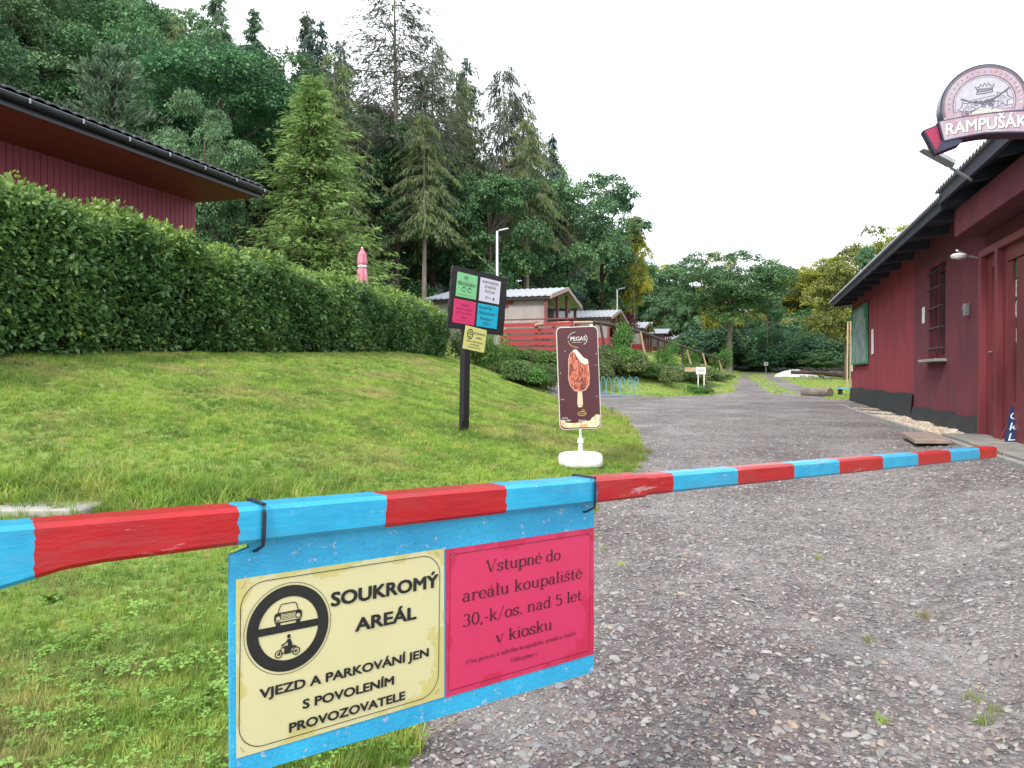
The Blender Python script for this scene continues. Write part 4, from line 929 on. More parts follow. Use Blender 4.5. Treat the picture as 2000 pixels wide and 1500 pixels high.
mm, t, b = nodes('chocolate_print'); vv_ = coords(t, (1, 1, .45), rot=(0, .5, 0)); c = ramp(t, noise(t, 22, 3, vv_, .5, 1.5), [(.38, (.09, .018, .010)), (.48, (.28, .055, .028)), (.56, (.50, .16, .09)), (.62, (.22, .04, .02))]); t.links.new(c, b.inputs['Base Color']); b.inputs['Roughness'].default_value = .35
mb = MB(); f.poly(mb, ic, .0036); mb.build('ice_cream_print', mm, po)
mb = MB(); f.line(mb, ic, .006, .0042, True); f.poly(mb, [(-.016, .372), (.028, .372), (.034, .25), (.024, .215), (-.014, .215), (-.024, .25)], .0046); mb.build('stick_print', pm('stick_beige', (.62, .42, .30), (.5, .32, .22), 12, .5, 0), po)
mb = MB(); f.poly(mb, [(-.05, .80), (-.015, .805), (.02, .765), (.06, .715), (.098, .70), (.105, .665), (.075, .648), (.035, .67), (.005, .71), (-.02, .755)], .0050); mb.build('bite_print', pm('vanilla_cream', (.72, .60, .48), (.62, .48, .36), 20, .5, 0), po)
mb = MB(); text(f, mb, 'PEGAS', .008, .895, width=.155, cap=.042, bold=.012, h=.004, align='C')
f.line(mb, arc(.0, .91, .095, .075, 100, 175, 10), .004, .0040); f.line(mb, arc(.0, .91, .10, .075, -50, 35, 10), .005, .0040); f.line(mb, [(-.055, .878), (.05, .878)], .003, .0044)
text(f, mb, 'Nová', -.18, .105, width=.05, cap=.016, bold=.01, h=.0062); text(f, mb, 'Nut Bar', -.185, .078, width=.09, cap=.020, bold=.015, h=.0062); text(f, mb, 'Zlatá', -.02, .068, width=.08, cap=.020, bold=.015, h=.0062)
for x, y in ((-.13, .79), (-.185, .57), (-.185, .30), (.18, .64), (.18, .32), (.185, .755), (-.165, .3)): f.prism(mb, arc(x, y, .0045, .0045, 0, 360, 8)[:-1], .0032, .0065)
mb.build('white_print', M_letter, po)['kind'] = 'stuff'
mb = MB(); f.line(mb, arc(.0, .91, .095, .085, 190, 275, 10), .005, .0041)
f.line(mb, arc(.02, .15, .042, .022, 0, 360, 20)[:-1], .005, .0042, True); text(f, mb, 'oříšek', -.008, .143, width=.062, cap=.013, bold=.01, h=.0044); f.line(mb, arc(.035, .178, .012, .012, 0, 300, 8), .004, .0043)
mb.build('gold_print', pm('gold_print', (.50, .33, .07), (.4, .25, .05), 30, .4, 0), po)['kind'] = 'stuff'
mm, t, b = nodes('caramel_print'); c = ramp(t, noise(t, 9, 5, None, .6, .8), [(.35, (.62, .40, .17)), (.5, (.70, .56, .36)), (.6, (.45, .20, .07)), (.7, (.72, .62, .48))]); t.links.new(c, b.inputs['Base Color'])
cp = [(-.198, .04), (-.17, .012), (.165, .006), (.195, .03), (.2, .13), (.165, .135), (.12, .10), (.10, .075), (.06, .07), (.0, .06), (-.06, .055), (-.13, .06), (-.2, .095)]
mb = MB(); f.poly(mb, cp, .0055); mb.build('caramel_print', mm, po)
M_wp = pm('white_moulded_plastic', (.70, .71, .68), (.58, .59, .56), 7, .35, .15, .001)
mb = MB(); mb.tube([f.p(.0, .01, -.012), (0.0, 0, .13)], [.011, .013], 10); mb.build('post', M_wp, ad)
mb = MB(); mb.lathe([(.014, .30), (.03, .295), (.033, .25), (.018, .245), (.018, .235), (.026, .23), (.022, .18), (.03, .15), (.036, .11)], 14); mb.build('collar', M_wp, ad)
mb = MB(); n_ = 22
prof = [(.0, .0), (.80, .0), (.97, .018), (1.0, .05), (.99, .085), (.93, .112), (.7, .125), (.3, .132), (.0, .134)]
V_ = []; F_ = []
for (q_, z_) in prof:
    for k_ in range(n_):
        a_ = 2*math.pi*k_/n_; ca, sa = math.cos(a_), math.sin(a_); ex = .6
        V_.append((.228*q_*math.copysign(abs(ca)**ex, ca), .15*q_*math.copysign(abs(sa)**ex, sa), z_*1.25))
for i_ in range(len(prof)-1):
    for k_ in range(n_): F_.append((i_*n_+k_, i_*n_+(k_+1) % n_, (i_+1)*n_+(k_+1) % n_, (i_+1)*n_+k_))
mb.add(V_, F_); mb.build('base', M_wp, ad, smooth=True)
mb = MB(); mb.box(tuple(f.p(.15, H_+.012, -.01)), (.035, .02, .022), bev=.004); mb.build('clip', M_white, ad)

# ------------------------------------------------------------------ black direction board on a post
DY = 8.5; sx_, _ = at(874.5, DY); e = Vector((.596, .803, -.045)).normalized(); roll = R(2.5)
upv = Vector((.10*.8, -.02, 1)); px_, _ = at(906, 8.85); gz = Tz(px_, 8.85)
sp = thing('direction_sign_post', 'black wooden sign post with four coloured notices and a yellow one below', 'sign post', (px_, 8.85, gz))
LO = Vector((px_, 8.85, gz))
M_bw = pm('black_stained_wood', (.007, .006, .008), (.015, .012, .014), 9, .6, .45, .003, (1, 1, .3))
o0 = Vector((sx_, DY, zt(640, DY)))-LO
f = Fr(o0, e, upv); BW, BH = 1.04, .715
mb = MB(); r_ = np.random.default_rng(3); edge = []
for i_ in range(12): edge.append((BW*i_/12, r_.uniform(-.008, .008)))
for i_ in range(9): edge.append((BW+r_.uniform(-.008, .008), BH*i_/9))
for i_ in range(12): edge.append((BW*(1-i_/12), BH+r_.uniform(-.008, .012)))
for i_ in range(9): edge.append((r_.uniform(-.01, .008), BH*(1-i_/9)))
f.prism(mb, edge, -.025, 0); pn = mb.build('board', M_bw, sp)
cols = {'green_notice': (.22, .55, .26), 'white_notice': (.66, .63, .72), 'pink_notice': (.66, .045, .16), 'blue_notice': (.012, .42, .62)}
pos = {'green_notice': (.085, .375, .45, .655), 'white_notice': (.505, .375, .90, .655), 'pink_notice': (.065, .07, .46, .345), 'blue_notice': (.50, .07, .895, .345)}
M_prt = pm('dark_print_small', (.02, .03, .03), None, 30, .5, 0); M_prp = pm('dark_red_print_small', (.20, .01, .04), None, 30, .5, 0)
for nm, (x0, y0, x1, y1) in pos.items():
    mb = MB(); f.slab(mb, x0, y0, x1, y1, .001, .004); sh = mb.build(nm, paper(nm+'_paper', cols[nm]), pn); mb = MB(); xc = (x0+x1)/2
    if nm[0] == 'g':
        text(f, mb, 'WC', xc-.02, y1-.075, width=.075, cap=.045, bold=.02, h=.0045, align='C'); text(f, mb, 'PŘEVLÉKÁRNY', xc, y1-.145, width=.32, cap=.042, bold=.02, h=.0045, align='C')
        for s in (-.05, .05): f.line(mb, arc(xc+s, y0+.09, .036, .022, 20, 330, 12), .008, .0045); f.line(mb, [(xc+s+.03, y0+.10), (xc+s+.015, y0+.12), (xc+s-.02, y0+.118)], .007, .0047)
        text(f, mb, 'udržujte prosím čistotu', xc, y0+.025, width=.28, cap=.012, h=.0045, align='C')
    elif nm[0] == 'w':
        for s, yy, wd in (('KARAVANOVÁ', .06, .32), ('STANOVÁ', .115, .22), ('PLOCHA', .17, .19)): text(f, mb, s, xc, y1-yy, width=wd, cap=.036, bold=.02, h=.0045, align='C')
        text(f, mb, '80m', xc-.03, y0+.04, width=.10, cap=.030, h=.0045, align='C'); f.poly(mb, [(xc+.06, y0+.05), (xc+.08, y0+.07), (xc+.10, y0+.055), (xc+.095, y0+.035), (xc+.07, y0+.03)], .0045)
    elif nm[0] == 'p':
        for s, yy, wd, cp_ in (('Vstupné do', .07, .16, .030), ('areálu koupaliště', .118, .29, .030), ('30,-k/os. nad 5 let', .166, .29, .030), ('v kiosku', .214, .13, .030), ('@Na provoz a údržbu koupaliště', .243, .25, .010)): serif_text(f, mb, s, xc-wd/2, y1-yy, wd, cp_, .0045)
    else:
        text(f, mb, 'Krušek Bar', x0+.03, y1-.06, width=.25, cap=.040, bold=.015, h=.0045); text(f, mb, 'Občerstvení •', x0+.02, y1-.125, width=.35, cap=.040, bold=.015, h=.0045); text(f, mb, 'Recepce ♪', x0+.06, y1-.19, width=.24, cap=.040, bold=.015, h=.0045); text(f, mb, 'ZDE •', x0+.12, y1-.25, width=.15, cap=.038, bold=.015, h=.0045)
    mb.build('print', M_prp if nm[0] == 'p' else M_prt, sh)['kind'] = 'stuff'
pt0 = f.p(.36, .02, -.03); p_top = Vector(pt0); base = Vector((0, 0, -.05))
fp = Fr((0, 0, 0), e, (0, 0, 1))
a0 = base; a1 = p_top+Vector((0, 0, .45))
def bar_(mb, a, b, w1, w2, xd):
    a, b, xd = Vector(a), Vector(b), Vector(xd).normalized(); t_ = (b-a).normalized(); yd = t_.cross(xd).normalized(); xd = yd.cross(t_)
    P = [p+xd*sx_*w1/2+yd*sy2*w2/2 for p in (a, b) for sx_, sy2 in ((-1, -1), (1, -1), (1, 1), (-1, 1))]
    return mb.hexa(P)
mb = MB(); bar_(mb, a0, a1, .10, .07, e); mb.build('post', M_bw, sp)
mb = MB(); bar_(mb, (-.01, -.05, -.05), (.005, -.05, .12), .12, .03, e); mb.build('post_foot', M_bw, sp)
g = Fr(f.p(.28, -.215, .008), e+Vector((0, 0, -.06)), upv); mb = MB(); g.slab(mb, 0, 0, .40, .275, 0, .004); sh = mb.build('yellow_notice', M_yel2 if 'M_yel2' in globals() else paper('yellow_paper', (.66, .62, .22)), sp)
mb = MB(); g.line(mb, arc(.10, .185, .050, .055, 0, 360, 24)[:-1], .014, .005, True); g.quad(mb, .052, .180, .148, .190, .0053); g.quad(mb, .082, .20, .118, .218, .0053); g.quad(mb, .085, .15, .115, .165, .0053)
text(g, mb, 'SOUKROMÝ', .165, .195, width=.215, cap=.026, bold=.02, h=.005); text(g, mb, 'AREÁL', .215, .145, width=.12, cap=.026, bold=.02, h=.005)
for s, yy, wd in (('VJEZD A PARKOVÁNÍ JEN', .095, .31), ('S POVOLENÍM', .06, .17), ('PROVOZOVATELE', .027, .22)): text(g, mb, s, .205, yy, width=wd, cap=.017, bold=.015, h=.005, align='C')
mb.build('print', M_prt, sh)['kind'] = 'stuff'

# ------------------------------------------------------------------ red timber house on the left, above the hedge
EU, EV = xy2uv(-5.36, 16.0); EZ = 3.85
M_board = pm('red_brown_boarding', (.27, .062, .080), (.18, .036, .050), 5, .75, .5, .004, (1, 1, .12), c3=(.34, .11, .12))
M_soff = pm('reddish_soffit_boards', (.23, .045, .022), (.15, .028, .016), 3, .6, .3, .003, (1, .12, 1))
M_gut = pm('black_gutter', (.012, .013, .022), (.02, .02, .03), 10, .35, .1, .001); M_tile = pm('black_metal_tiles', (.022, .024, .032), (.035, .037, .045), 8, .4, .1, .001)
HO = (EU-1.65, EV-.1, 1.0)
hs_ = uvthing('timber_house', 'red brown timber clad house with wide black eaves behind the hedge', 'house', *HO)
hb = lambda mb, nm, mat, par=hs_: mb.build(nm, mat, par, HO)
L0 = EV-13; wu = EU-1.65
mb = MB(); mb.box((wu-3.5, (L0+EV-.1)/2, 2.42), (6.98, EV-.1-L0-.02, 2.85)); hb(mb, 'wall_core', M_board)
bw = .125; n_ = int((EV-.1-L0)/bw)
me0 = None
for i_ in range(n_):
    a = EV-.1-bw*(i_+.5)
    if me0 is None:
        mb = MB(); mb.box((0, 0, 0), (.022, bw-.012, 2.84), bev=.003); o = mb.build('wall_board', M_board, hs_); me0 = o.data
    else: o = bpy.data.objects.new('wall_board', me0); C.objects.link(o); o.parent = hs_
    o.location = (wu+.003-HO[0]+(i_ % 3)*.001, a-HO[1], 2.42-HO[2])
for i_ in range(10):
    o = bpy.data.objects.new('wall_board', me0); C.objects.link(o); o.parent = hs_; o.location = (wu-.1-bw*i_-HO[0], EV-.10-HO[1]+.003, 2.42-HO[2]); o.rotation_euler.z = R(90)
mb = MB(); mb.hexa([(wu-3.5, L0, EZ-.015), (EU-.05, L0, EZ-.015), (EU-.05, EV, EZ-.015), (wu-3.5, EV, EZ-.015), (wu-3.5, L0, EZ+.05), (EU-.05, L0, EZ+.05), (EU-.05, EV, EZ+.05), (wu-3.5, EV, EZ+.05)]); hb(mb, 'soffit', M_soff)
mb = MB(); mb.box((EU-.03, (L0+EV)/2, EZ+.05), (.03, EV-L0, .17)); mb.box((EU-2.4, EV+.015, EZ+.09), (4.8, .03, .17)); hb(mb, 'fascia', M_gut)
mb = MB(); n_ = 9; V_ = []; prof = [(.075*math.cos(R(180+180*i/8))+EU+.062, .075*math.sin(R(180+180*i/8))+EZ+.115) for i in range(9)]
prof += [(x*.93+(EU+.062)*.07, z+.004) for x, z in prof[::-1]]
mb.add([(x, a, z) for a in (L0, EV+.06) for x, z in prof], [(i, i+1, 18+i+1, 18+i) for i in range(17)]+[(17, 0, 18, 35), tuple(range(18))[::-1], tuple(range(18, 36))]); hb(mb, 'gutter', M_gut)
mb = MB(); mb.tube([(EU+.14, L0, EZ+.12), (EU+.14, EV+.06, EZ+.12)], .008, 6); gl_ = hb(mb, 'gutter_lip', pm('gutter_lip_metal', (.20, .21, .24), None, 10, .3, 0, metal=.4))
for a in np.arange(L0+.3, EV, .9):
    mb = MB(); mb.box((EU+.147, a, EZ+.10), (.012, .03, .07)); hb(mb, 'gutter_bracket', M_steel)
mb = MB(); n_ = int((EV+.05-L0)/.23); V_ = []; F_ = []; rows = 8; seg = 4
ru = lambda k: EU+.10-k*.36
for k_ in range(rows):
    for i_ in range(n_*seg+1):
        a = L0+i_*.23/seg; h_ = .03*abs(math.sin(math.pi*i_/seg))+.012
        z1 = EZ+.185+k_*.36*.27; V_ += [(ru(k_), a, z1+h_), (ru(k_+1), a, z1+.36*.27+h_-.012), (ru(k_), a, z1+h_-.03)]
    b0 = k_*(n_*seg+1)*3
    for i_ in range(n_*seg): q_ = b0+i_*3; F_ += [(q_, q_+3, q_+4, q_+1), (q_+2, q_+5, q_+3, q_)]
mb.add(V_, F_); tl_ = hb(mb, 'roof_tiles', M_tile); tl_['kind'] = 'stuff'
mb = MB(); mb.hexa([(wu-3.6, L0, EZ+.06), (EU+.02, L0, EZ+.06), (EU+.02, EV+.04, EZ+.06), (wu-3.6, EV+.04, EZ+.06), (wu-3.6, L0, EZ+1.4), (EU+.02, L0, EZ+.17), (EU+.02, EV+.04, EZ+.17), (wu-3.6, EV+.04, EZ+1.4)]); hb(mb, 'roof_deck', M_gut)

# ------------------------------------------------------------------ holiday cabins
M_cwall = pm('grey_beige_render', (.30, .27, .26), (.25, .225, .22), 3, .85, .2, .002); M_cred = pm('bright_red_boards', (.30, .026, .026), (.21, .020, .022), 4, .6, .2, .002, (.2, 1, 1))
M_croof = pm('pale_grey_roof_sheet', (.36, .37, .42), (.30, .31, .36), 4, .42, .15, .002, metal=.15); M_cpost = pm('brown_red_post', (.16, .045, .045), (.11, .03, .03), 5, .6, .2, .002); M_dark = pm('dark_wood_and_recess_shade', (.018, .013, .013), (.03, .02, .02), 4, .7, .2, .003); M_beige = pm('barge_board', (.34, .22, .17), (.25, .15, .12), 5, .6, .2, .002)
cab_lab = ['nearest grey and red cabin with porch posts under a pale sheet roof', 'second cabin of the terrace row behind the nearest one', 'third cabin of the row behind the log railing', 'fourth cabin of the row, mostly its pale roof showing', 'farthest cabin roof of the row beside the red leaved bushes']
def cabin(i, v0, z0, uf=-7.7):
    W, Ld = 5.7, 5.6; ze, zr = z0+2.15, z0+2.75
    O_ = (uf, v0, z0); c_ = uvthing('holiday_cabin', cab_lab[i], 'cabin', uf, v0, z0, 'holiday cabins in a row on the terrace')
    B = lambda mb, nm, mat, par=c_: mb.build(nm, mat, par, O_)
    ub = uf-Ld; vm = v0+W/2
    for s, nm in ((0, 'roof_slope'), (1, 'roof_slope')):
        mb = MB(); va, vb = (v0, vm) if s == 0 else (v0+W, vm); n = 84
        V_ = []; F_ = []
        for k in range(n+1):
            u = ub+Ld*k/n; d = .018*math.cos(k*math.pi*.5)
            V_ += [(u, va, ze+d), (u, vb, zr+d), (u, va, ze+d-.05), (u, vb, zr+d-.05)]
        for k in range(n): q = k*4; F_ += [(q, q+4, q+5, q+1), (q+2, q+3, q+7, q+6), (q, q+2, q+6, q+4)]
        F_ += [(0, 1, 3, 2), (n*4, n*4+2, n*4+3, n*4+1)]
        mb.add(V_, F_); B(mb, nm, M_croof)
    mb = MB(); mb.hexa([(ub+.1, v0+.05, ze-.17), (uf-.05, v0+.05, ze-.17), (uf-.05, v0+.12, ze-.17), (ub+.1, v0+.12, ze-.17), (ub+.1, v0+.05, ze-.055), (uf-.05, v0+.05, ze-.055), (uf-.05, v0+.12, ze-.04), (ub+.1, v0+.12, ze-.04)]); B(mb, 'eave_beam', M_dark)
    for va, nm in ((v0, 'barge_board'), (v0+W, 'barge_board')):
        mb = MB(); mb.hexa([(uf-.06, va, ze-.16), (uf+.01, va, ze-.16), (uf+.01, vm, zr-.16), (uf-.06, vm, zr-.16), (uf-.06, va, ze-.04), (uf+.01, va, ze-.04), (uf+.01, vm, zr-.04), (uf-.06, vm, zr-.04)]); B(mb, nm, M_beige)
    mb = MB(); bx0, bx1 = ub+.3, uf-.35
    mb.box(((bx0+uf-1.3)/2, (v0+.35+v0+W-.35)/2, (z0-.3+ze-.12)/2), (uf-1.3-bx0, W-.7, ze-.12-z0+.3)); mb.box((uf-.82, v0+.41, (z0+ze-.14)/2+.0), (.95, .12, ze-.14-z0))
    mb.add([(uf-1.31, v0+.36, ze-.13), (uf-1.31, v0+W-.36, ze-.13), (uf-1.31, vm, zr-.13), (bx0+.01, v0+.36, ze-.13), (bx0+.01, v0+W-.36, ze-.13), (bx0+.01, vm, zr-.13)], [(0, 1, 2), (3, 5, 4)]); B(mb, 'wall', M_cwall)
    mb = MB(); mb.box((uf-1.28, vm, z0+1.0), (.03, W-.8, 2.0)); B(mb, 'porch_back', M_dark)  # near-black panel paints in the shade of the porch recess
    mb = MB(); mb.box((uf-1.25, vm+.4, z0+.95), (.04, .85, 1.9)); B(mb, 'door', M_cred)
    for k, q in enumerate((.25, W*.36, W*.66, W-.25)):
        mb = MB(); mb.box((uf-.30, v0+q, (z0+ze)/2-.05+(.2 if k in (1, 2) else 0)), (.12, .12, ze-z0-.08+(.4 if k in (1, 2) else 0))); B(mb, 'porch_post', M_cpost)
    for k in range(3):
        mb = MB(); mb.box((uf-2.7-.12*k, v0+.335, ze-.26-.14*k), (2.0-.24*k, .03, .125)); B(mb, 'red_board', M_cred)
    for k in range(4):       # parapet planks of the porch and the terrace below the side wall
        mb = MB(); mb.box((uf-.30, vm, z0+.16+.24*k), (.035, W-.3, .17)); B(mb, 'parapet_plank', M_cred)
    mb = MB(); mb.box((uf-.8, v0+.22, z0+.45), (1.15, .04, .9)); B(mb, 'porch_screen', M_cred)
for i, (v0, z0) in enumerate(((29.0, 1.15), (42.8, 1.35), (56.6, 1.55), (71.8, 1.95), (90, 2.3))): cabin(i, v0, z0)
# plank railing of the nearest terrace
fe = uvthing('terrace_fence', 'red plank fence with grey gaps in front of the nearest cabin', 'fence', -8.3, 27.6, .9); FO = (-8.3, 27.6, .9)
for k in range(5):
    mb = MB(); mb.box((-7.95, 27.6, 1.05+.235*k), (2.9, .035, .15)); mb.build('plank', M_cred, fe, FO)
for u in (-9.35, -7.95, -6.55):
    mb = MB(); mb.box((u, 27.66, 1.35), (.13, .07, 1.5)); mb.build('post', M_cpost, fe, FO)
mb = MB(); mb.box((-7.95, 27.62, 2.2), (3.0, .12, .05)); mb.build('top_rail', M_cpost, fe, FO)
o = MB().box((-7.95, 28.1, 1.3), (2.8, .05, 1.5)).build('terrace_wall', M_cwall); o.rotation_euler.z = RZ; tag(o, 'pale grey terrace wall behind the red plank fence', 'wall')

# log railing running down the bank
M_log = pm('dark_peeled_log', (.06, .035, .032), (.035, .02, .02), 8, .7, .4, .004, (1, 1, 1)); M_logl = pm('light_peeled_log', (.42, .30, .19), (.30, .21, .13), 6, .7, .3, .004)
rl = thing('log_railing', 'log handrail with slanting posts descending the shrub bank beside the cabins', 'railing', (3.3, 30, 1))
pts = [at(1050, 28.5)+(zt(634, 28.5),), at(1160, 30)+(zt(630, 30),), at(1232, 31.5)+(zt(643, 31.5),), at(1290, 36)+(zt(663, 36),), at(1350, 42)+(zt(683, 42),), at(1418, 50)+(zt(707, 50),)]
RO = (3.3, 30, 1)
for k in range(5):
    a, b_ = Vector(pts[k]), Vector(pts[k+1]); e2 = (b_-a).normalized()*.25
    mb = MB(); mb.tube([a-e2*.4, (a+b_)/2+Vector((0, 0, .03)), b_+e2*.4], .075 if k else .06, 8); mb.build('rail', M_logl if k == 0 else M_log, rl, RO)
for k, (px, Y, pt_, pb, dx, m_) in enumerate([(1228, 31.4, 645, 712, 8, M_logl), (1160, 30, 630, 668, 2, M_log), (1172, 30.2, 632, 700, 14, M_log), (1250, 32.5, 648, 690, 16, M_logl), (1285, 35.5, 660, 690, 1, M_log), (1332, 40, 676, 712, 2, M_log), (1340, 41, 680, 706, 14, M_logl), (1372, 44, 690, 716, 12, M_logl), (1396, 47, 699, 722, 2, M_log), (1403, 48, 702, 720, 10, M_logl)]):
    a = Vector(at(px, Y)+(zt(pt_, Y),)); b_ = Vector(at(px+dx, Y)+(min(zt(pb, Y), Tz(*at(px+dx, Y))),))
    mb = MB(); mb.tube([a, b_], .055, 7); mb.build('post', m_, rl, RO)
rl2 = thing('log_railing', 'short dark log rail at the foot of the bank near the far drive', 'railing', at(1412, 56)+(1,))
a = Vector(at(1405, 56)+(zt(693, 56),)); b_ = Vector(at(1424, 58)+(zt(707, 58),)); mb = MB(); mb.tube([a, b_], .07, 7); mb.build('rail', M_log, rl2, tuple(rl2.location))
for q in (a, b_): mb = MB(); mb.tube([q, (q.x, q.y, Tz(q.x, q.y)-.1)], .06, 7); mb.build('post', M_log, rl2, tuple(rl2.location))

# closed parasol behind the hedge
pp = thing('closed_parasol', 'closed pink parasol sticking up behind the hedge', 'parasol', at(708, 19)+(Tz(*at(708, 19)),)); z0 = pp.location.z
M_par = pm('pink_parasol_cloth', (.50, .20, .25), (.42, .10, .15), 7, .7, .2, .004, (1, 1, .4), c3=(.60, .50, .50))
zt_ = 3.26-z0; mb = MB(); n_ = 14; V_ = []; F_ = []
prof = [(.02, 0), (.05, .07), (.10, .16), (.115, .38), (.085, .46), (.11, .60), (.13, .85), (.11, 1.05), (.135, 1.30)]
for j, (r1, dz) in enumerate(prof):
    for k in range(n_):
        a = 2*math.pi*k/n_; q = r1*(1+.22*math.sin(k*math.pi)*0+.18*(k % 2)); V_.append((q*math.cos(a), q*math.sin(a), zt_-dz))
for j in range(len(prof)-1):
    for k in range(n_): F_.append((j*n_+k, j*n_+(k+1) % n_, (j+1)*n_+(k+1) % n_, (j+1)*n_+k))
F_.append(tuple(range(n_))); mb.add(V_, F_); mb.build('cloth', M_par, pp)
mb = MB(); mb.tube([(0, 0, 0), (0, 0, zt_+.03)], .022, 8); mb.build('pole', M_white, pp)
mb = MB(); mb.lathe([(.12, zt_-.48), (.12, zt_-.44)], 12); mb.build('strap', M_white, pp)
# street lamps
for i, (px, Y, ty, lab) in enumerate(((971, 34, 452, 'taller white street lamp rising behind the black sign board'), (1205, 50, 566, 'smaller white street lamp above the second cabin roof'))):
    x, y = at(px, Y); z = Tz(x, y); H2 = zt(ty, Y)-z
    l_ = thing('street_lamp', lab, 'street lamp', (x, y, z), 0, 'street lamps by the cabins')
    mb = MB(); mb.tube([(0, 0, 0), (0, 0, H2)], [.07, .05], 8); mb.build('pole', M_white, l_)
    mb = MB(); mb.tube([(-.02, 0, H2-.02), (.12, 0, H2+.02)], .03, 6); mb.hexa([(.08, -.08, H2), (.52, -.07, H2+.10), (.52, .07, H2+.10), (.08, .08, H2), (.08, -.06, H2+.06), (.50, -.05, H2+.15), (.50, .05, H2+.15), (.08, .06, H2+.06)]); mb.build('lamp_head', M_steel, l_)
# bicycle racks: blue hoops
M_bl = pm('faded_blue_tube', (.10, .30, .42), (.06, .20, .30), 10, .5, .1, .001)
bk = thing('bicycle_rack', 'faded blue bicycle rack of tall hoops on the grass beside the shrub bank', 'bicycle rack', at(1215, 25.2)+(Tz(*at(1215, 25.2)),), 0)
bz0 = bk.location.z; bx0 = bk.location.x; BH_ = .66
for k, px in enumerate((1178, 1189, 1204, 1216, 1231, 1243)):
    x = (px-1000)/F*25.2-bx0; mb = MB()
    mb.tube([(x-.085, 0, .02), (x-.075, 0, BH_*.75), (x-.05, 0, BH_*.93), (x, 0, BH_), (x+.05, 0, BH_*.93), (x+.075, 0, BH_*.75), (x+.12, 0, .02)], .014, 6); mb.build('hoop', M_bl, bk)
for q in (0, .0):
    pass
mb = MB(); mb.tube([(-.70, .0, .03), (.62, .0, .03)], .016, 6); mb.tube([(-.70, .35, .03), (.62, .35, .03)], .016, 6); mb.tube([(.62, 0, .03), (.62, .35, .03)], .016, 6); mb.build('base_rail', M_bl, bk)
# small white signs
def wsign(px, Y, y0, y1, w_, lab, foot):
    x, y = at(px, Y); zt1, zt0 = zt(y0, Y), zt(y1, Y); g0 = Tz(x, y)
    s = thing('white_sign', lab, 'sign', (x, y, g0)); mb = MB(); mb.box((0, 0, (zt0+zt1)/2-g0), (w_, .02, zt1-zt0), bev=.004); pl = mb.build('plate', M_paper, s)
    mb = MB(); f = Fr((-w_/2, -.0125, zt0-g0), (1, 0, 0), (0, 0, 1)); hh = zt1-zt0
    for q in (.3, .5, .7): f.quad(mb, w_*.15, hh*q, w_*.85, hh*q+hh*.06, 0)
    mb.build('print', M_prt, pl)['kind'] = 'stuff'
    for dx in foot: mb = MB(); mb.box((dx, .02, ((zt0+.05)-g0)/2-.03), (.035, .025, zt0+.1-g0+.06)); mb.build('post', M_white, s)
wsign(1369, 27.6, 717, 731, .36, 'small white notice sign among the shrubs beside the bend', (-.1, .12)); wsign(1496, 62, 707, 714, .36, 'tiny white sign on a post at the far end of the drive', (0,))
x, y = at(1349, 28); mb = MB(); mb.box((0, 0, 0), (.45, .06, .16), bev=.008); o = mb.build('wooden_plank', M_logl); o.location = (x, y, zt(722, 28)); tag(o, 'short brown plank beside the white notice sign in the shrubs', 'plank')
# log, blue bench and timber on the right-hand grass
M_bark = pm('old_grey_log', (.20, .18, .15), (.10, .085, .07), 7, .9, .6, .01, (1, .3, 1)); M_cut = pm('cut_wood_face', (.16, .12, .08), (.08, .06, .04), 12, .85, .3, .004)
x, y = at(1622, 25.0); z = Tz(x, y); lg = thing('log', 'thick grey log lying on the grass at the corner of the kiosk', 'log', (x, y, z), R(-62))
rs = [.155, .165, .16, .16]; mb = MB(); mb.tube([(0, 0, .14), (.02, .35, .145), (-.02, .75, .14), (0, 1.15, .14)], rs, 14); mb.build('bark', M_bark, lg)
mb = MB(); mb.lathe([(.0, 0), (.135, .002), (.14, .01)], 14); 
mb2 = MB(); mb2.add([(q[0], -.008-q[2]*.2, .14+q[1]) for q in mb.v], mb.f); mb2.build('cut_face', M_cut, lg)
lg.rotation_euler.z = R(25)
x, y = at(1655, 26.5); z = Tz(x, y); be_ = thing('blue_bench', 'low light blue bench partly hidden behind the kiosk corner', 'bench', (x+.15, y, z), 0)
mb = MB(); mb.box((0, 0, .22), (1.0, .32, .035), bev=.006); mb.build('seat', pm('light_blue_paint', (.12, .33, .52), (.09, .26, .42), 6, .5, .1, .001), be_)
for q in (-.4, .4): mb = MB(); mb.box((q, 0, .10), (.05, .28, .2)); mb.build('leg', M_black, be_)
def beam_(px0, px1, Y0, Y1, ys, r1, lab, mat=M_log, name='timber_beam', cat='beam', g='beams stacked beyond the grass'):
    a, b_ = Vector(at(px0, Y0)+(0,)), Vector(at(px1, Y1)+(0,)); a.z = zt(ys[0], Y0); b_.z = zt(ys[1], Y1); m_ = (a+b_)/2
    mb = MB(); mb.tube([a-m_, Vector((0, 0, .02)), b_-m_], r1, 8); o = mb.build(name, mat); o.location = m_; return tag(o, lab, cat, g)
beam_(1545, 1600, 48, 47, (727, 729), .12, 'dark timber beam left of the others beyond the grass'); beam_(1560, 1582, 48.5, 47.5, (726, 719), .07, 'thin branch leaning over the left timber beam'); beam_(1588, 1630, 47, 45, (727, 731), .13, 'dark timber beam in the middle beyond the grass'); beam_(1612, 1664, 46, 44, (730, 735), .14, 'dark timber beam nearest the kiosk corner'); beam_(1616, 1650, 49, 49, (728, 728), .10, 'pale grey beam lying behind the dark ones', M_bark)
for i, px in enumerate((1568, 1584, 1604, 1618)):
    x, y = at(px, 46.6); mb = MB(); mb.box((0, 0, .1), (.30, .25, .22), i*.3, .02); o = mb.build('stone_block', M_kerb); o.location = (x, y, Tz(x, y)); tag(o, 'pale block under the timber beams, %s of four from the left' % ('first', 'second', 'third', 'fourth')[i], 'block', 'pale blocks under the beams')
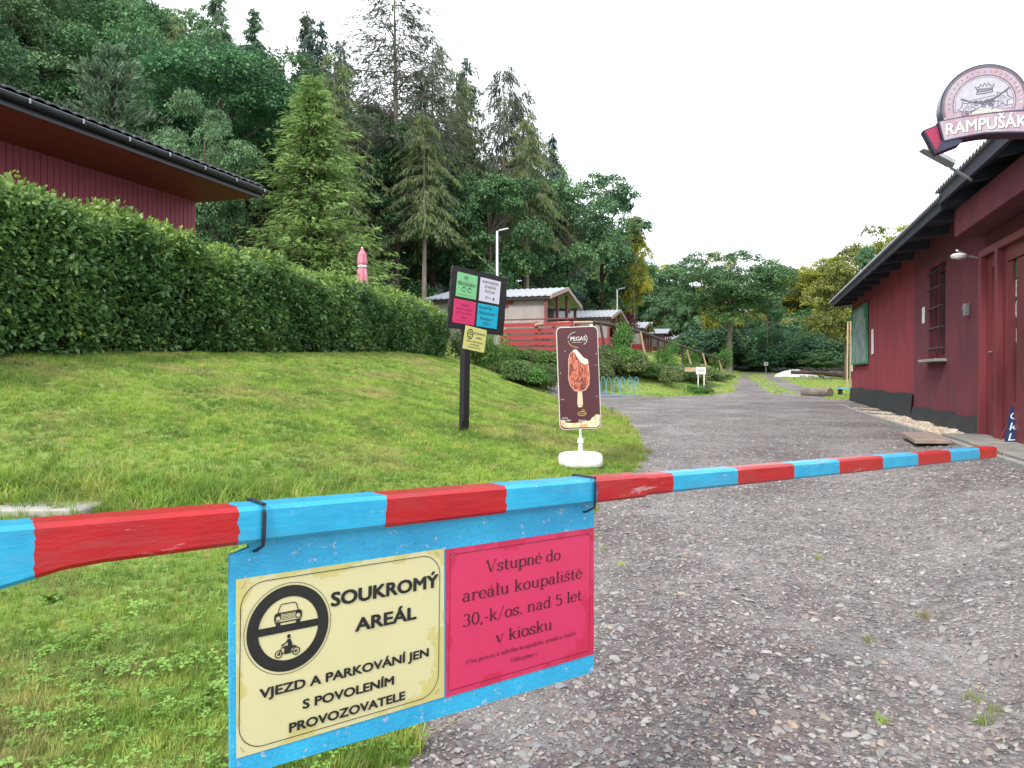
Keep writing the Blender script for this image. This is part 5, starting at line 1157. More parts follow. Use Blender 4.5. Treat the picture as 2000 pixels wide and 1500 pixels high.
x, y = at(1556, 51); mb = MB(); n_ = 16; V_ = []; F_ = []
for j, q in enumerate((1, .85, .6, .3, 0.02)):
    for k in range(n_): a = 2*math.pi*k/n_; V_.append((1.5*q*math.cos(a)*(1+.1*math.sin(3*a)), .9*q*math.sin(a), .52*(1-q*q)**.7))
for j in range(4):
    for k in range(n_): F_.append((j*n_+k, j*n_+(k+1) % n_, (j+1)*n_+(k+1) % n_, (j+1)*n_+k))
F_.append(tuple(4*n_+k for k in range(n_))); mb.add(V_, F_); o = mb.build('covered_heap', pm('pale_tarpaulin', (.50, .50, .48), (.38, .38, .37), 3, .6, .4, .03), smooth=True); o.location = (x, y, Tz(x, y)-.02); tag(o, 'heap under a pale tarpaulin beyond the far grass', 'heap')
for px, Y in ((1654.5, 33), (1660, 33.4)):
    x, y = at(px, Y); z = Tz(x, y); mb = MB(); mb.tube([(0, 0, 0), (.02, 0, zt(628, Y)-z)], .035, 7); o = mb.build('wooden_stake', M_logl); o.location = (x, y, z); tag(o, 'tall peeled stake just left of the kiosk corner, %s of the pair' % ('left' if px < 1658 else 'right'), 'stake', 'stakes by the kiosk corner')
# ------------------------------------------------------------------ vegetation
rng = np.random.default_rng(11)
def unit(v): return v/(np.linalg.norm(v, axis=1)[:, None]+1e-9)
def leaves_mesh(Cn, Fd, Nn, L, W, fold=.12):
    """one folded rhomb per leaf"""
    n = len(Cn); Fd = unit(Fd); S = unit(np.cross(Fd, Nn)); Up = np.cross(S, Fd)
    L = np.broadcast_to(np.asarray(L, float), n)[:, None]; W = np.broadcast_to(np.asarray(W, float), n)[:, None]
    V_ = np.empty((n, 4, 3)); V_[:, 0] = Cn; V_[:, 1] = Cn+Fd*L*.45+S*W/2+Up*L*fold; V_[:, 2] = Cn+Fd*L-Up*L*.05; V_[:, 3] = Cn+Fd*L*.45-S*W/2+Up*L*fold
    return V_.reshape(-1, 3)
def quads(n): return np.arange(4*n, dtype=np.int32).reshape(n, 4)
LM = dict(
 dark=leafmat('leaves_dark', (0.027, 0.072, 0.046), (0.072, 0.162, 0.076), (0.137, 0.275, 0.110)),  # blue raised in dark, mid and spruce greens to paint bluish sky shading
 mid=leafmat('leaves_mid', (0.038, 0.091, 0.044), (0.087, 0.191, 0.074), (0.147, 0.300, 0.111)),
 light=leafmat('leaves_light', (0.067, 0.132, 0.063), (0.125, 0.233, 0.106), (0.192, 0.327, 0.147), rnd=.15),
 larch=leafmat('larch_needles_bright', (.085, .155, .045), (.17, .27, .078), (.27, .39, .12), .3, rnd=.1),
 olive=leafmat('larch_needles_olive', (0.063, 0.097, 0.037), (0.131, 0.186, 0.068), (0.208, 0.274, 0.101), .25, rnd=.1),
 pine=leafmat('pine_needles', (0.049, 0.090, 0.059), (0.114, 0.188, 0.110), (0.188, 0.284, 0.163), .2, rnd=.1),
 spruce=leafmat('spruce_needles', (0.017, 0.035, 0.038), (0.039, 0.074, 0.066), (0.074, 0.123, 0.095), .1, rnd=.2),
 gold=leafmat('olive_gold_leaves', (.085, .105, .030), (.185, .205, .052), (.31, .31, .085), .3, rnd=.08),
 grey=leafmat('thin_spruce_twigs', (.030, .042, .034), (.065, .088, .058), (.11, .135, .075), .15, rnd=.1),
 yellow=leafmat('yellow_and_sunlit_leaves', (.13, .16, .03), (.33, .35, .05), (.52, .50, .08), .35, rnd=.07),  # yellow leaves; on the far treetops the colour paints in evening sun
 red=leafmat('purple_red_leaves', (0.040, 0.015, 0.019), (0.112, 0.034, 0.040), (0.185, 0.066, 0.059), .2, rnd=.15),
 shrub=leafmat('shrub_leaves', (0.050, 0.080, 0.030), (0.114, 0.168, 0.058), (0.193, 0.252, 0.092), .25, rnd=.2),
 lush=leafmat('lush_shrub_leaves', (0.039, 0.093, 0.022), (0.093, 0.202, 0.039), (0.155, 0.296, 0.062), .3, rnd=.15),
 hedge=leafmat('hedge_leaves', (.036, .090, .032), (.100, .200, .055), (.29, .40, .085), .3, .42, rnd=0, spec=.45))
M_trunk = pm('brown_bark', (.11, .085, .065), (.06, .045, .035), 5, .9, .6, .02, (1, 1, .2)); M_trunkg = pm('grey_bark', (.21, .18, .145), (.12, .10, .08), 5, .9, .5, .02, (1, 1, .25)); M_twig = pm('dark_twigs', (.04, .032, .024), (.02, .017, .013), 8, .9, .3)

def deciduous(seed, H=12., rx=4.2, z0=1.6, lobes=34, n=26000, leaf=.21, flat=.75, shape='round'):
    r = np.random.default_rng(seed); hz = (H-z0)/2; cz = z0+hz; Ls = []
    while len(Ls) < lobes:
        p = r.uniform(-1, 1, 3)
        d = np.linalg.norm(p)
        if d < 1 and d > .35:
            w_ = 1.0 if shape == 'round' else (1-.45*max(0, p[2]))
            Ls.append((p[0]*rx*.8*w_, p[1]*rx*.8*w_, cz+p[2]*hz*.84, rx*r.uniform(.24, .42)*(1-.25*abs(p[2]))))
    Ls = np.array(Ls); k = r.choice(lobes, n, p=Ls[:, 3]**2/np.sum(Ls[:, 3]**2)); d = unit(r.normal(size=(n, 3))); d[:, 2] = np.where(d[:, 2] < -.35, -d[:, 2], d[:, 2])
    # leaves sit in sprays: clump the directions of each lobe
    cl = unit(r.normal(size=(lobes*26, 3))); cl[:, 2] = np.abs(cl[:, 2])*1.1-.25; cl = unit(cl); j = k*26+r.integers(0, 26, n)
    d = unit(cl[j]+d*.34); rad = Ls[k, 3]*(r.uniform(.72, 1.06, n))
    clr = r.uniform(.8, 1.15, lobes*26)
    P = Ls[k, :3]+d*rad[:, None]*clr[j][:, None]*np.array((1, 1, flat))
    N = unit(d*.6+np.array((0, 0, .9))+r.normal(size=(n, 3))*.55); Fd = np.cross(N, r.normal(size=(n, 3))); Fd[:, 2] -= .25
    sz = leaf*r.uniform(.6, 1.25, n); V_ = leaves_mesh(P, Fd, N, sz, sz*.62)
    lt = r.uniform(0, 1, lobes); ct = r.uniform(-.2, .2, lobes*26)
    tint = np.clip(.2+.38*lt[k]+ct[j]+r.normal(size=n)*.13+.06, 0, 1)
    crown = fast_mesh('crown', V_, quads(n), LM['mid'], tint)
    mb = MB(); b = r.uniform(-.25, .25, 2); rt = .028*H*.5+.05
    mb.tube([(0, 0, -.4), (b[0]*.2, b[1]*.2, z0*.6), (b[0], b[1], cz), (b[0]*1.5, b[1]*1.5, cz+hz*.6)], [rt*1.25, rt, rt*.55, rt*.15], 9)
    for q in r.choice(lobes, min(13, lobes), False):
        c = Ls[q]; z = min(cz, max(z0*.7, c[2]-1.6*r.uniform(.6, 1.2))); s = Vector((b[0]*z/cz, b[1]*z/cz, z))
        m_ = s.lerp(Vector(c[:3]), .5)+Vector((0, 0, -.15)); mb.tube([s, m_, Vector(c[:3])], [rt*.38, rt*.22, rt*.08], 5, False)
    me = bpy.data.meshes.new('trunk'); me.from_pydata(mb.v, [], mb.f); me.materials.append(M_trunk)
    return crown, me, H
def conifer(seed, H=18., rbase=3.4, z0=1.5, whorl=.42, nb=6, tw=9, tl=.38, tww=.075, droop=.35, hang=.7, prof=1.0, gap=0, bare=0.0, up=0.15, bra=True):
    r = np.random.default_rng(seed); P = []; D = []; L = []; T_ = []; mb = MB(); rt = .012*H+.02
    mb.tube([(0, 0, -.5), (.02*H*r.uniform(-1, 1)*.3, 0, H*.5), (0, 0, H)], [rt, rt*.6, .015], 8)
    z = z0
    while z < H*.985:
        f_ = (z-z0)/(H-z0); R0 = rbase*(1-f_)**prof*r.uniform(.75, 1.15)+.12
        if f_ < bare: R0 *= .55
        n_ = int(nb*r.uniform(.7, 1.3))
        zw = z
        for b in range(n_):
            z = min(H*.99, zw+r.uniform(-1, 1)*whorl*.9); a = r.uniform(0, 6.283); Rb = R0*r.uniform(.55, 1.2); dirx, diry = math.cos(a), math.sin(a); m = max(3, int(tw*Rb/rbase*2)+2); bt = r.uniform(0, 1)
            if bra and Rb > rbase*.35: mb.tube([(0, 0, z), (dirx*Rb*.5, diry*Rb*.5, z+up*Rb*.5-droop*Rb*.2), (dirx*Rb*.93, diry*Rb*.93, z+up*Rb-droop*Rb*.9)], [.028, .018, .006], 4, False)
            if f_ < bare and r.uniform() < .65: continue
            for q in range(m):
                s = (q+r.uniform(0, 1))/m
                if s < gap: continue
                x = Rb*s; zz = z+up*x-droop*Rb*s*s; side = r.choice((-1, 1)); sp_ = r.uniform(.2, 1.0)*side
                for rep in range(3):
                    sp_ = r.uniform(-1, 1); d = (dirx*.7-diry*sp_, diry*.7+dirx*sp_, -hang*r.uniform(.3, 1.3)+.1)
                    o_ = r.uniform(-.08, .08, 3)
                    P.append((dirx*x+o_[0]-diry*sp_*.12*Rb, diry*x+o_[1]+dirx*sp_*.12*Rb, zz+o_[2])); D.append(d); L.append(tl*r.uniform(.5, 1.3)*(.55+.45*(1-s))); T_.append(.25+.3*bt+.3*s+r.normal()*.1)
        z = zw+whorl*r.uniform(.6, 1.4)
    P, D, L = np.array(P), np.array(D), np.array(L); N = r.normal(size=P.shape)+np.array((0, 0, .8))
    # every twig is a short spray: three thin quads fanned along it
    Pa = np.concatenate([P, P+unit(D)*L[:, None]*.35, P+unit(D)*L[:, None]*.6]); Dr = unit(D)
    Da = np.concatenate([D, Dr+r.normal(size=P.shape)*.45, Dr+r.normal(size=P.shape)*.5]); La = np.concatenate([L, L*.6, L*.5]); Na = np.concatenate([N, N, N])
    V_ = leaves_mesh(Pa, Da, Na, La, tww*La/tl+.015, .03); n = len(Pa)
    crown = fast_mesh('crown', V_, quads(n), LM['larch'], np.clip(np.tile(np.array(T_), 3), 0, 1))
    me = bpy.data.meshes.new('trunk'); me.from_pydata(mb.v, [], mb.f); me.materials.append(M_trunk); return crown, me, H
def bush(seed, n=5200, leaf=.075, blobs=9, R0=.55, hz=.75, up=.5, narrow=.5):
    r = np.random.default_rng(seed); B = []
    for i in range(blobs): a = r.uniform(0, 6.28); q = r.uniform(0, R0); B.append((q*math.cos(a), q*math.sin(a), hz*r.uniform(.3, .85)*(1-.35*q), r.uniform(.22, .42)))
    B = np.array(B); k = r.integers(0, blobs, n); d = unit(r.normal(size=(n, 3))); d[:, 2] = np.abs(d[:, 2])-.25
    d = unit(d); j = r.integers(0, 40, n); cl = unit(r.normal(size=(blobs*40, 3))); cl[:, 2] = np.abs(cl[:, 2])-.2; d = unit(d*.4+cl[k*40+j]); P = B[k, :3]+d*(B[k, 3]*r.uniform(.6, 1.12, n))[:, None]
    P[:, 2] = np.maximum(P[:, 2], r.uniform(0, .1, n))
    N = unit(d+np.array((0, 0, .6))+r.normal(size=(n, 3))*.5); Fd = np.cross(N, r.normal(size=(n, 3)))+d*up; sz = leaf*r.uniform(.5, 1.3, n)
    return fast_mesh('foliage', leaves_mesh(P, Fd, N, sz, sz*narrow), quads(n), LM['shrub'], np.clip(.45+.5*(r.uniform(0, 1, blobs*40)[k*40+j]-.5)+r.normal(size=n)*.15, 0, 1))

DEC = [deciduous(1), deciduous(2, 13, 4.0, 1.0, 38), deciduous(3, 11, 4.6, 1.8, 30), deciduous(4, 14, 3.8, 1.2, 40, shape='cone'), deciduous(5, 12, 4.3, .3, 42, 30000)]
DEC_S = [deciduous(6, 12, 3.9, .2, 46, 44000, .15), deciduous(7, 12, 4.6, 3.2, 40, 40000, .17)]
LAR = [conifer(11, 10.5, 3.3, .3, .15, 9, 9, .42, .06, .22, .45, .80, up=.34), conifer(12, 18, 4.6, 6, .34, 5, 11, .62, .06, .55, 1.9, .55, gap=.12), conifer(13, 18, 4.4, 8.2, .36, 5, 11, .66, .06, .65, 2.2, .5, gap=.12)]
SPR = [conifer(21, 16, 4.4, 1.5, .30, 6, 10, .50, .12, .5, 1.1, .8, up=.1), conifer(22, 14, 4.2, 4, .36, 5, 9, .5, .13, .45, .9, .7, up=.15)]
TALL = conifer(31, 20.5, 6.4, 4.5, .28, 9, 13, .46, .045, .30, .9, .62, gap=.25, bare=.32, up=.22)
PIN = conifer(41, 9, 3.2, .5, .24, 8, 9, .48, .10, .12, -.75, .62, up=.35)
BUS = [bush(51), bush(52, blobs=7), bush(53, 4200, .09, 11), bush(54, 5200, .06, 8, narrow=.35)]

def set_mat(o, m):
    if len(o.data.materials) and o.data.materials[0] is not m: o.material_slots[0].link = 'OBJECT'; o.material_slots[0].material = m
cnt = {}
def plant(nm, var, x, y, h, wsc, mat, label, cat='tree', group=None, bark=None, z=None, lean=(0, 0)):
    crown, trunk, H = var; s = h/H; t = thing(nm, label, cat, (x, y, (Tz(x, y) if z is None else z)-.1), rng.uniform(0, 6.28), group); t.rotation_euler.x = lean[0]; t.rotation_euler.y = lean[1]
    t.scale = (s*wsc, s*wsc, s)
    c = bpy.data.objects.new('crown', crown); C.objects.link(c); c.parent = t; set_mat(c, LM[mat])
    k = bpy.data.objects.new('trunk', trunk); C.objects.link(k); k.parent = t
    if bark: set_mat(k, bark)
    return t
def ptree(nm, var, px, Y, ytop, wsc, mat, label, **kw):
    x, y = at(px, Y); z = kw.pop('z', Tz(x, y)); kw['z'] = z; return plant(nm, var, x, y, zt(ytop, Y)-z, wsc, mat, label, **kw)
# --- trees one can tell apart
ptree('larch_tree', LAR[0], 612, 27, 140, 1.12, 'larch', 'bright green conical larch right of the timber house roof')
ptree('pine_tree', PIN, 222, 27, 92, 1.0, 'pine', 'bluish green pine behind the timber house roof')
ptree('maple_tree', DEC_S[0], 402, 26, 138, .72, 'light', 'tall grey green maple between the pine and the bright larch')
ptree('spruce_tree', TALL, 771, 40, -60, 1.12, 'grey', 'tallest thin spruce with bare lower trunk against the sky', bark=M_trunkg)
ptree('larch_tree', LAR[1], 655, 36, 95, .95, 'olive', 'olive drooping larch right behind the bright conical larch', bark=M_trunkg)
ptree('larch_tree', LAR[2], 828, 38, 210, 1.0, 'olive', 'olive larch with bare trunk just right of the tallest spruce', bark=M_trunkg)
ptree('larch_tree', LAR[1], 846, 47, 60, .8, 'grey', 'thin dark larch top behind the tallest spruce')
ptree('larch_tree', LAR[1], 893, 50, 128, .9, 'olive', 'olive larch left of the small dark spruce top', bark=M_trunkg)
ptree('spruce_tree', SPR[1], 912, 55, 110, .62, 'spruce', 'narrow nearly black spruce top on the skyline')
ptree('larch_tree', LAR[2], 985, 50, 118, .95, 'grey', 'grey brown spruce top left of the descending skyline', bark=M_trunkg)
ptree('larch_tree', LAR[2], 1030, 44, 215, .85, 'olive', 'olive larch with bare twin-like trunk above the nearest cabin', bark=M_trunkg)
ptree('larch_tree', LAR[1], 1022, 52, 165, .8, 'grey', 'thin grey larch at the right end of the high skyline')
ptree('spruce_tree', SPR[0], 598, 55, 10, .7, 'grey', 'thin grey spruce top on the skyline left of the gap')
ptree('spruce_tree', SPR[1], 622, 52, 35, .8, 'spruce', 'black green spruce top left of the sky gap')
ptree('spruce_tree', SPR[0], 500, 58, 5, .9, 'pine', 'blue green conifer tip at the top left skyline')
ptree('spruce_tree', SPR[0], 425, 56, -40, .9, 'pine', 'greyish conifer top at the upper frame edge')
ptree('spruce_tree', SPR[1], 668, 50, 75, .6, 'spruce', 'small dark pine crown beside the sky gap')
ptree('spruce_tree', SPR[0], 1078, 62, 250, .6, 'spruce', 'dark spruce tip where the skyline starts to fall')
ptree('birch_tree', DEC[3], 1238, 66.5, 402, .5, 'yellow', 'yellow tinged birch on the slope above the cabins', bark=M_trunkg)
ptree('oak_tree', DEC[1], 1180, 67, 318, .9, 'dark', 'dark oak crown on the falling skyline above the third cabin')
ptree('broadleaf_tree', DEC[0], 960, 41, 285, .85, 'mid', 'deep green round tree left above the nearest cabin')
ptree('broadleaf_tree', DEC[2], 1110, 46, 330, .8, 'dark', 'deep green tree above the right end of the nearest cabin')
ptree('chestnut_tree', DEC_S[1], 1424, 58, 466, 1.22, 'mid', 'large round green tree with visible trunk left of the far drive', bark=M_trunkg)
ptree('broadleaf_tree', DEC[0], 1498, 66, 545, .6, 'mid', 'smaller green tree right behind the large round one')
ptree('broadleaf_tree', DEC_S[0], 1410, 72, 462, .55, 'yellow', 'tree with orange brown leaves behind the large round crown')
ptree('broadleaf_tree', DEC[4], 1300, 98, 520, .75, 'light', 'greyish green loose tree between the cabins and the round tree')
ptree('broadleaf_tree', DEC[1], 1352, 97, 505, .7, 'light', 'pale green tree just left of the large round tree')
ptree('robinia_tree', DEC[4], 1722, 46, 418, .9, 'gold', 'tall light olive tree behind the kiosk roof edge')
ptree('robinia_tree', DEC[1], 1765, 50, 420, .9, 'yellow', 'yellow green tree touching the kiosk roof in the picture')
ptree('robinia_tree', DEC[2], 1652, 44, 492, .8, 'gold', 'olive tree left of the kiosk eave corner')
ptree('robinia_tree', DEC[3], 1690, 43, 462, .55, 'dark', 'dark tree between the olive ones near the kiosk roof')
ptree('broadleaf_tree', DEC[0], 1845, 50, 400, 1.1, 'gold', 'olive tree hidden mostly by the kiosk roof')
for i, (px, Y, yt_, w_, m_) in enumerate(((1560, 100, 508, 1.5, 'yellow'), (1530, 104, 530, 1.1, 'yellow'), (1600, 96, 498, 1.2, 'yellow'), (1640, 92, 488, 1.2, 'yellow'))):  # sunlit far treetops: the warm light is put into the leaf colour
    ptree('broadleaf_tree', DEC[i % 5], px, Y, yt_, w_, m_, ['bright yellow green treetop at the middle of the far gap', 'leftmost yellow treetop in the far gap', 'yellow treetop right of the brightest one', 'rightmost yellowish treetop behind the olive trees'][i])
# --- dense wood on the left hillside
SIL = np.array([(-300, -200), (400, -20), (450, 30), (520, 95), (560, 110), (640, 110), (700, 160), (740, 215), (800, 215), (850, 180), (905, 200), (960, 215), (1020, 235), (1060, 265), (1110, 310), (1180, 335), (1230, 415), (1300, 500), (1360, 540), (1420, 570), (1490, 615), (1515, 645), (1560, 650), (1600, 640), (1640, 560), (1700, 500), (1800, 450), (2400, 400)])
MAJ = [(e_, 1) for e_ in ()]
nf = 0
def zone(px): return 'above the timber house' if px < 430 else 'behind the bright larch' if px < 720 else 'behind the tall bare trunks' if px < 1000 else 'above the cabin row' if px < 1300 else 'at the end of the drive'
for u0 in np.arange(-19, -80, -4.4):
    for v0 in np.arange(4, 150, 5.2):
        u = u0+rng.uniform(-1.6, 1.6); v = v0+rng.uniform(-2, 2); x, y = uv2xy(u, v)
        if y < 12: continue
        px = 1000+F*x/y
        if px < -260 or px > 1330: continue
        if y < 34 and 70 < px < 570: continue
        z = Tz(x, y); S = np.interp(px, SIL[:, 0], SIL[:, 1])+rng.uniform(-8, 22); H = min(rng.uniform(11, 17), zt(S, y)-z)
        if H < 4.5: continue
        # hidden far behind the ridge line of nearer trees
        if u < -45 and y > 60: continue
        q = rng.uniform(); leftish = px < 560
        if q < (.74 if leftish else .66): nm, var, mat, w_ = 'broadleaf_tree', DEC[rng.integers(5)], ('mid', 'dark', 'mid', 'light')[rng.integers(4)] if leftish else ('dark', 'mid', 'mid')[rng.integers(3)], rng.uniform(.85, 1.1)
        elif q < .80: nm, var, mat, w_ = 'spruce_tree', SPR[rng.integers(2)], ('spruce', 'pine')[rng.integers(2)], rng.uniform(.9, 1.2)
        else: nm, var, mat, w_ = 'larch_tree', LAR[rng.integers(1, 3)], ('olive', 'olive', 'larch')[rng.integers(3)], rng.uniform(.8, 1.1)
        if y < 38 and nm == 'broadleaf_tree': var = DEC_S[rng.integers(2)]
        kind = {'dark': 'dark green', 'mid': 'mid green', 'light': 'pale green', 'spruce': 'blackish', 'pine': 'bluish', 'olive': 'olive', 'larch': 'light green'}[mat]
        zz = zone(px); rowd = 'front' if u > -26 else 'upper'
        t = plant(nm, var, x, y, H, w_*(12/H)**.3, mat, '%s %s, %s wood %s' % (kind, nm.replace('_', ' '), rowd, zz), group='%s %ss of the %s wood %s' % (kind, nm.replace('_', ' '), rowd, zz)); nf += 1
# --- wood closing the valley beyond the drive and right of it
for v0 in np.arange(64, 118, 6.5):
    for u0 in np.arange(-22, 44, 4.6):
        u = u0+rng.uniform(-1.5, 1.5); v = v0+rng.uniform(-2, 2); x, y = uv2xy(u, v); px = 1000+F*x/y
        if px < 1240 or px > 1960: continue
        if v0 < 72 and -9 < u < 6 and px < 1480: continue
        if (v < 99 and px < 1368) or (-15 < u < -6 and v < 99): continue
        z = Tz(x, y); S = np.interp(px, SIL[:, 0], SIL[:, 1])+rng.uniform(0, 40)+(40 if v0 < 80 else 0); H = zt(S, y)-z
        if H < 2.2: continue
        H = min(H, 17); mat = ('dark', 'dark', 'mid', 'spruce')[rng.integers(4)] if v0 < 90 else ('mid', 'light', 'yellow')[rng.integers(3)]
        if v0 > 88 and 1490 < px < 1650: mat = 'yellow'  # sunlight on the far wood painted by the yellow leaf colour
        if px > 1640: mat = ('gold', 'yellow', 'gold')[rng.integers(3)]
        kind = {'dark': 'dark green', 'mid': 'mid green', 'light': 'pale green', 'yellow': 'yellowish', 'gold': 'olive', 'spruce': 'blackish'}[mat]
        side = 'left of the white sign' if px < 1496 else 'right of the white sign' if px < 1640 else 'behind the kiosk'
        plant('broadleaf_tree', DEC[4] if v0 < 80 else DEC[rng.integers(5)], x, y, H, 1.15*(12/H)**.4, mat, '%s tree closing the valley %s' % (kind, side), group='%s trees closing the valley %s' % (kind, side)); nf += 1
# low shrubs at the wood's foot and between the cabins
def shrub(px, Y, w_, h_, mat, label, group, k=None, nm='shrub', cat='shrub', dz=0):
    x, y = at(px, Y); o = bpy.data.objects.new(nm, BUS[rng.integers(4) if k is None else k]); C.objects.link(o); set_mat(o, LM[mat])
    o.location = (x, y, Tz(x, y)-.05+dz); o.scale = (w_, w_, h_); o.rotation_euler.z = rng.uniform(0, 6.28); tag(o, label, cat, group); return o
for i in range(30):
    px = 1350+i*11; Y = 70+rng.uniform(-2, 6)+(0 if px < 1500 else -8*(px-1500)/150); x, y = at(px, Y)
    shrub(px, Y, rng.uniform(3.5, 5), rng.uniform(2.5, 4.5), 'dark', 'dark shrub at far wood edge '+('left of tiny white sign' if px < 1496 else 'right of tiny white sign' if px < 1590 else 'behind the timber beams'), 'undergrowth shrubs at the far wood, '+('left' if px < 1496 else 'middle' if px < 1590 else 'right'))
for i in range(22):
    px = 1445+i*9.5; Y = 86+(i*37 % 17); shrub(px, Y, rng.uniform(5, 6.5), rng.uniform(3, 4.6), ('dark', 'gold', 'mid')[i % 3], '%s bush on the slope behind the far wood' % ('dark', 'olive', 'green')[i % 3], '%s bushes on the slope behind the far wood' % ('dark', 'olive', 'green')[i % 3])
for i in range(46):
    u = -17.2+rng.uniform(-1.5, 1); v = 16+i*1.75; x, y = uv2xy(u, v); px = 1000+F*x/y
    mt = ('dark', 'mid', 'lush')[rng.integers(3)]; kd = {'dark': 'dark', 'mid': 'mid green', 'lush': 'fresh green'}[mt]
    shrub(px, y, rng.uniform(2, 3.2), rng.uniform(1.8, 3.2), mt, '%s undergrowth bush %s' % (kd, zone(px)), '%s undergrowth at the foot of the wood %s' % (kd, zone(px)))
# --- shrub bank in front of the cabins
n_ = 0
for i in range(150):
    px = rng.uniform(955, 1425) ; Y = rng.uniform(26.8, 31)+max(0, (px-1230)/195)*rng.uniform(2, 17)
    x, y = at(px, Y)
    e_ = float(np.interp(y, XE[:, 0], XE[:, 1]))-x
    if e_ < .75: continue
    if y < 29 and 1165 < px < 1255 : continue
    w_ = rng.uniform(.9, 1.5)*(y/29)**.5; cap_ = (zt(np.interp(px, [955, 1000, 1100, 1165, 1180, 1230, 1245, 1300, 1350, 1430], [668, 672, 676, 690, 660, 668, 706, 704, 704, 724]), y)-Tz(x, y))/1.12
    if cap_ < .3: continue
    w_ = min(w_, cap_*1.6); mt = 'lush' if px < 1010 else ('shrub', 'shrub', 'shrub', 'lush')[rng.integers(4)]
    zn = 'below the plank fence' if px < 1090 else 'behind the bicycle rack' if px < 1270 else 'beside the white notice sign' if px < 1345 else 'at the bend of the drive'
    shrub(px, Y, w_, min(cap_, w_*rng.uniform(.75, 1.1)), mt, '%s shrub on the bank %s' % ({'lush': 'fresh green', 'shrub': 'grey green'}[mt], zn), '%s bank shrubs %s' % ({'lush': 'fresh green', 'shrub': 'grey green'}[mt], zn))
for i in range(34):
    px = rng.uniform(950, 1108); Y = rng.uniform(22.4, 27.2); x, y = at(px, Y); cap_ = (zt(np.interp(px, [950, 1000, 1040, 1108], [688, 692, 700, 712]), y)-Tz(x, y))/1.1
    if cap_ < .25 or float(np.interp(y, XE[:, 0], XE[:, 1]))-x < 1.0: continue
    w_ = min(rng.uniform(.7, 1.1), cap_*1.7); mt = ('shrub', 'shrub', 'lush')[rng.integers(3)]; shrub(px, Y, w_, min(cap_, w_), mt, '%s low shrub behind the brow of the lawn' % {'lush': 'fresh green', 'shrub': 'grey green'}[mt], '%s low shrubs behind the brow of the lawn' % {'lush': 'fresh green', 'shrub': 'grey green'}[mt])
for px, Y, w_, h_, mt, lb in ((1215, 30.6, .8, 1.95, 'lush', 'upright fresh green bush left of the pale railing post'), (1305, 35, .8, 1.7, 'lush', 'pale green rounded bush in the middle of the log railing'), (1352, 44, .75, 1.7, 'lush', 'creamy green bush behind the descending log rail'), (1398, 52, .8, 1.6, 'lush', 'pale bush near the lower end of the log rail'), (1412, 52, 1.2, 2.2, 'lush', 'light green bush at the foot of the round tree'), (1262, 29.5, .7, .9, 'lush', 'yellow green low bush right of the pale railing post'),
    (1352, 27.2, .55, .5, 'lush', 'small bright bush left in front of the white notice sign'), (1384, 27.6, .6, .5, 'shrub', 'small bush right below the white notice sign'), (1366, 27.0, .5, .36, 'lush', 'low bush at the feet of the white notice sign'),
    (948, 24, 1.1, 1.45, 'lush', 'leafy bush behind the sign post right of the hedge'), (975, 25, .9, 1.2, 'lush', 'bush just right of the black sign board'), (915, 24.5, 1.1, 1.6, 'shrub', 'twiggy bush closing the end of the hedge'), (985, 26, 1.0, 1.0, 'lush', 'low bush at the left end of the red plank fence')):
    shrub(px, Y, w_, h_, mt, lb, None)
for px, Y, w_, h_, lb in ((1224, 51, 1.6, 3.0, 'purple red leaved bush behind the second cabin'), (1326, 97, 1.8, 3.6, 'purple red leaved small tree behind the fourth cabin'), (1366, 72, 1.2, 2.5, 'purple red bush left of the round tree trunk')):
    shrub(px, Y, w_, h_, 'red', lb, 'purple red leaved bushes', 1)

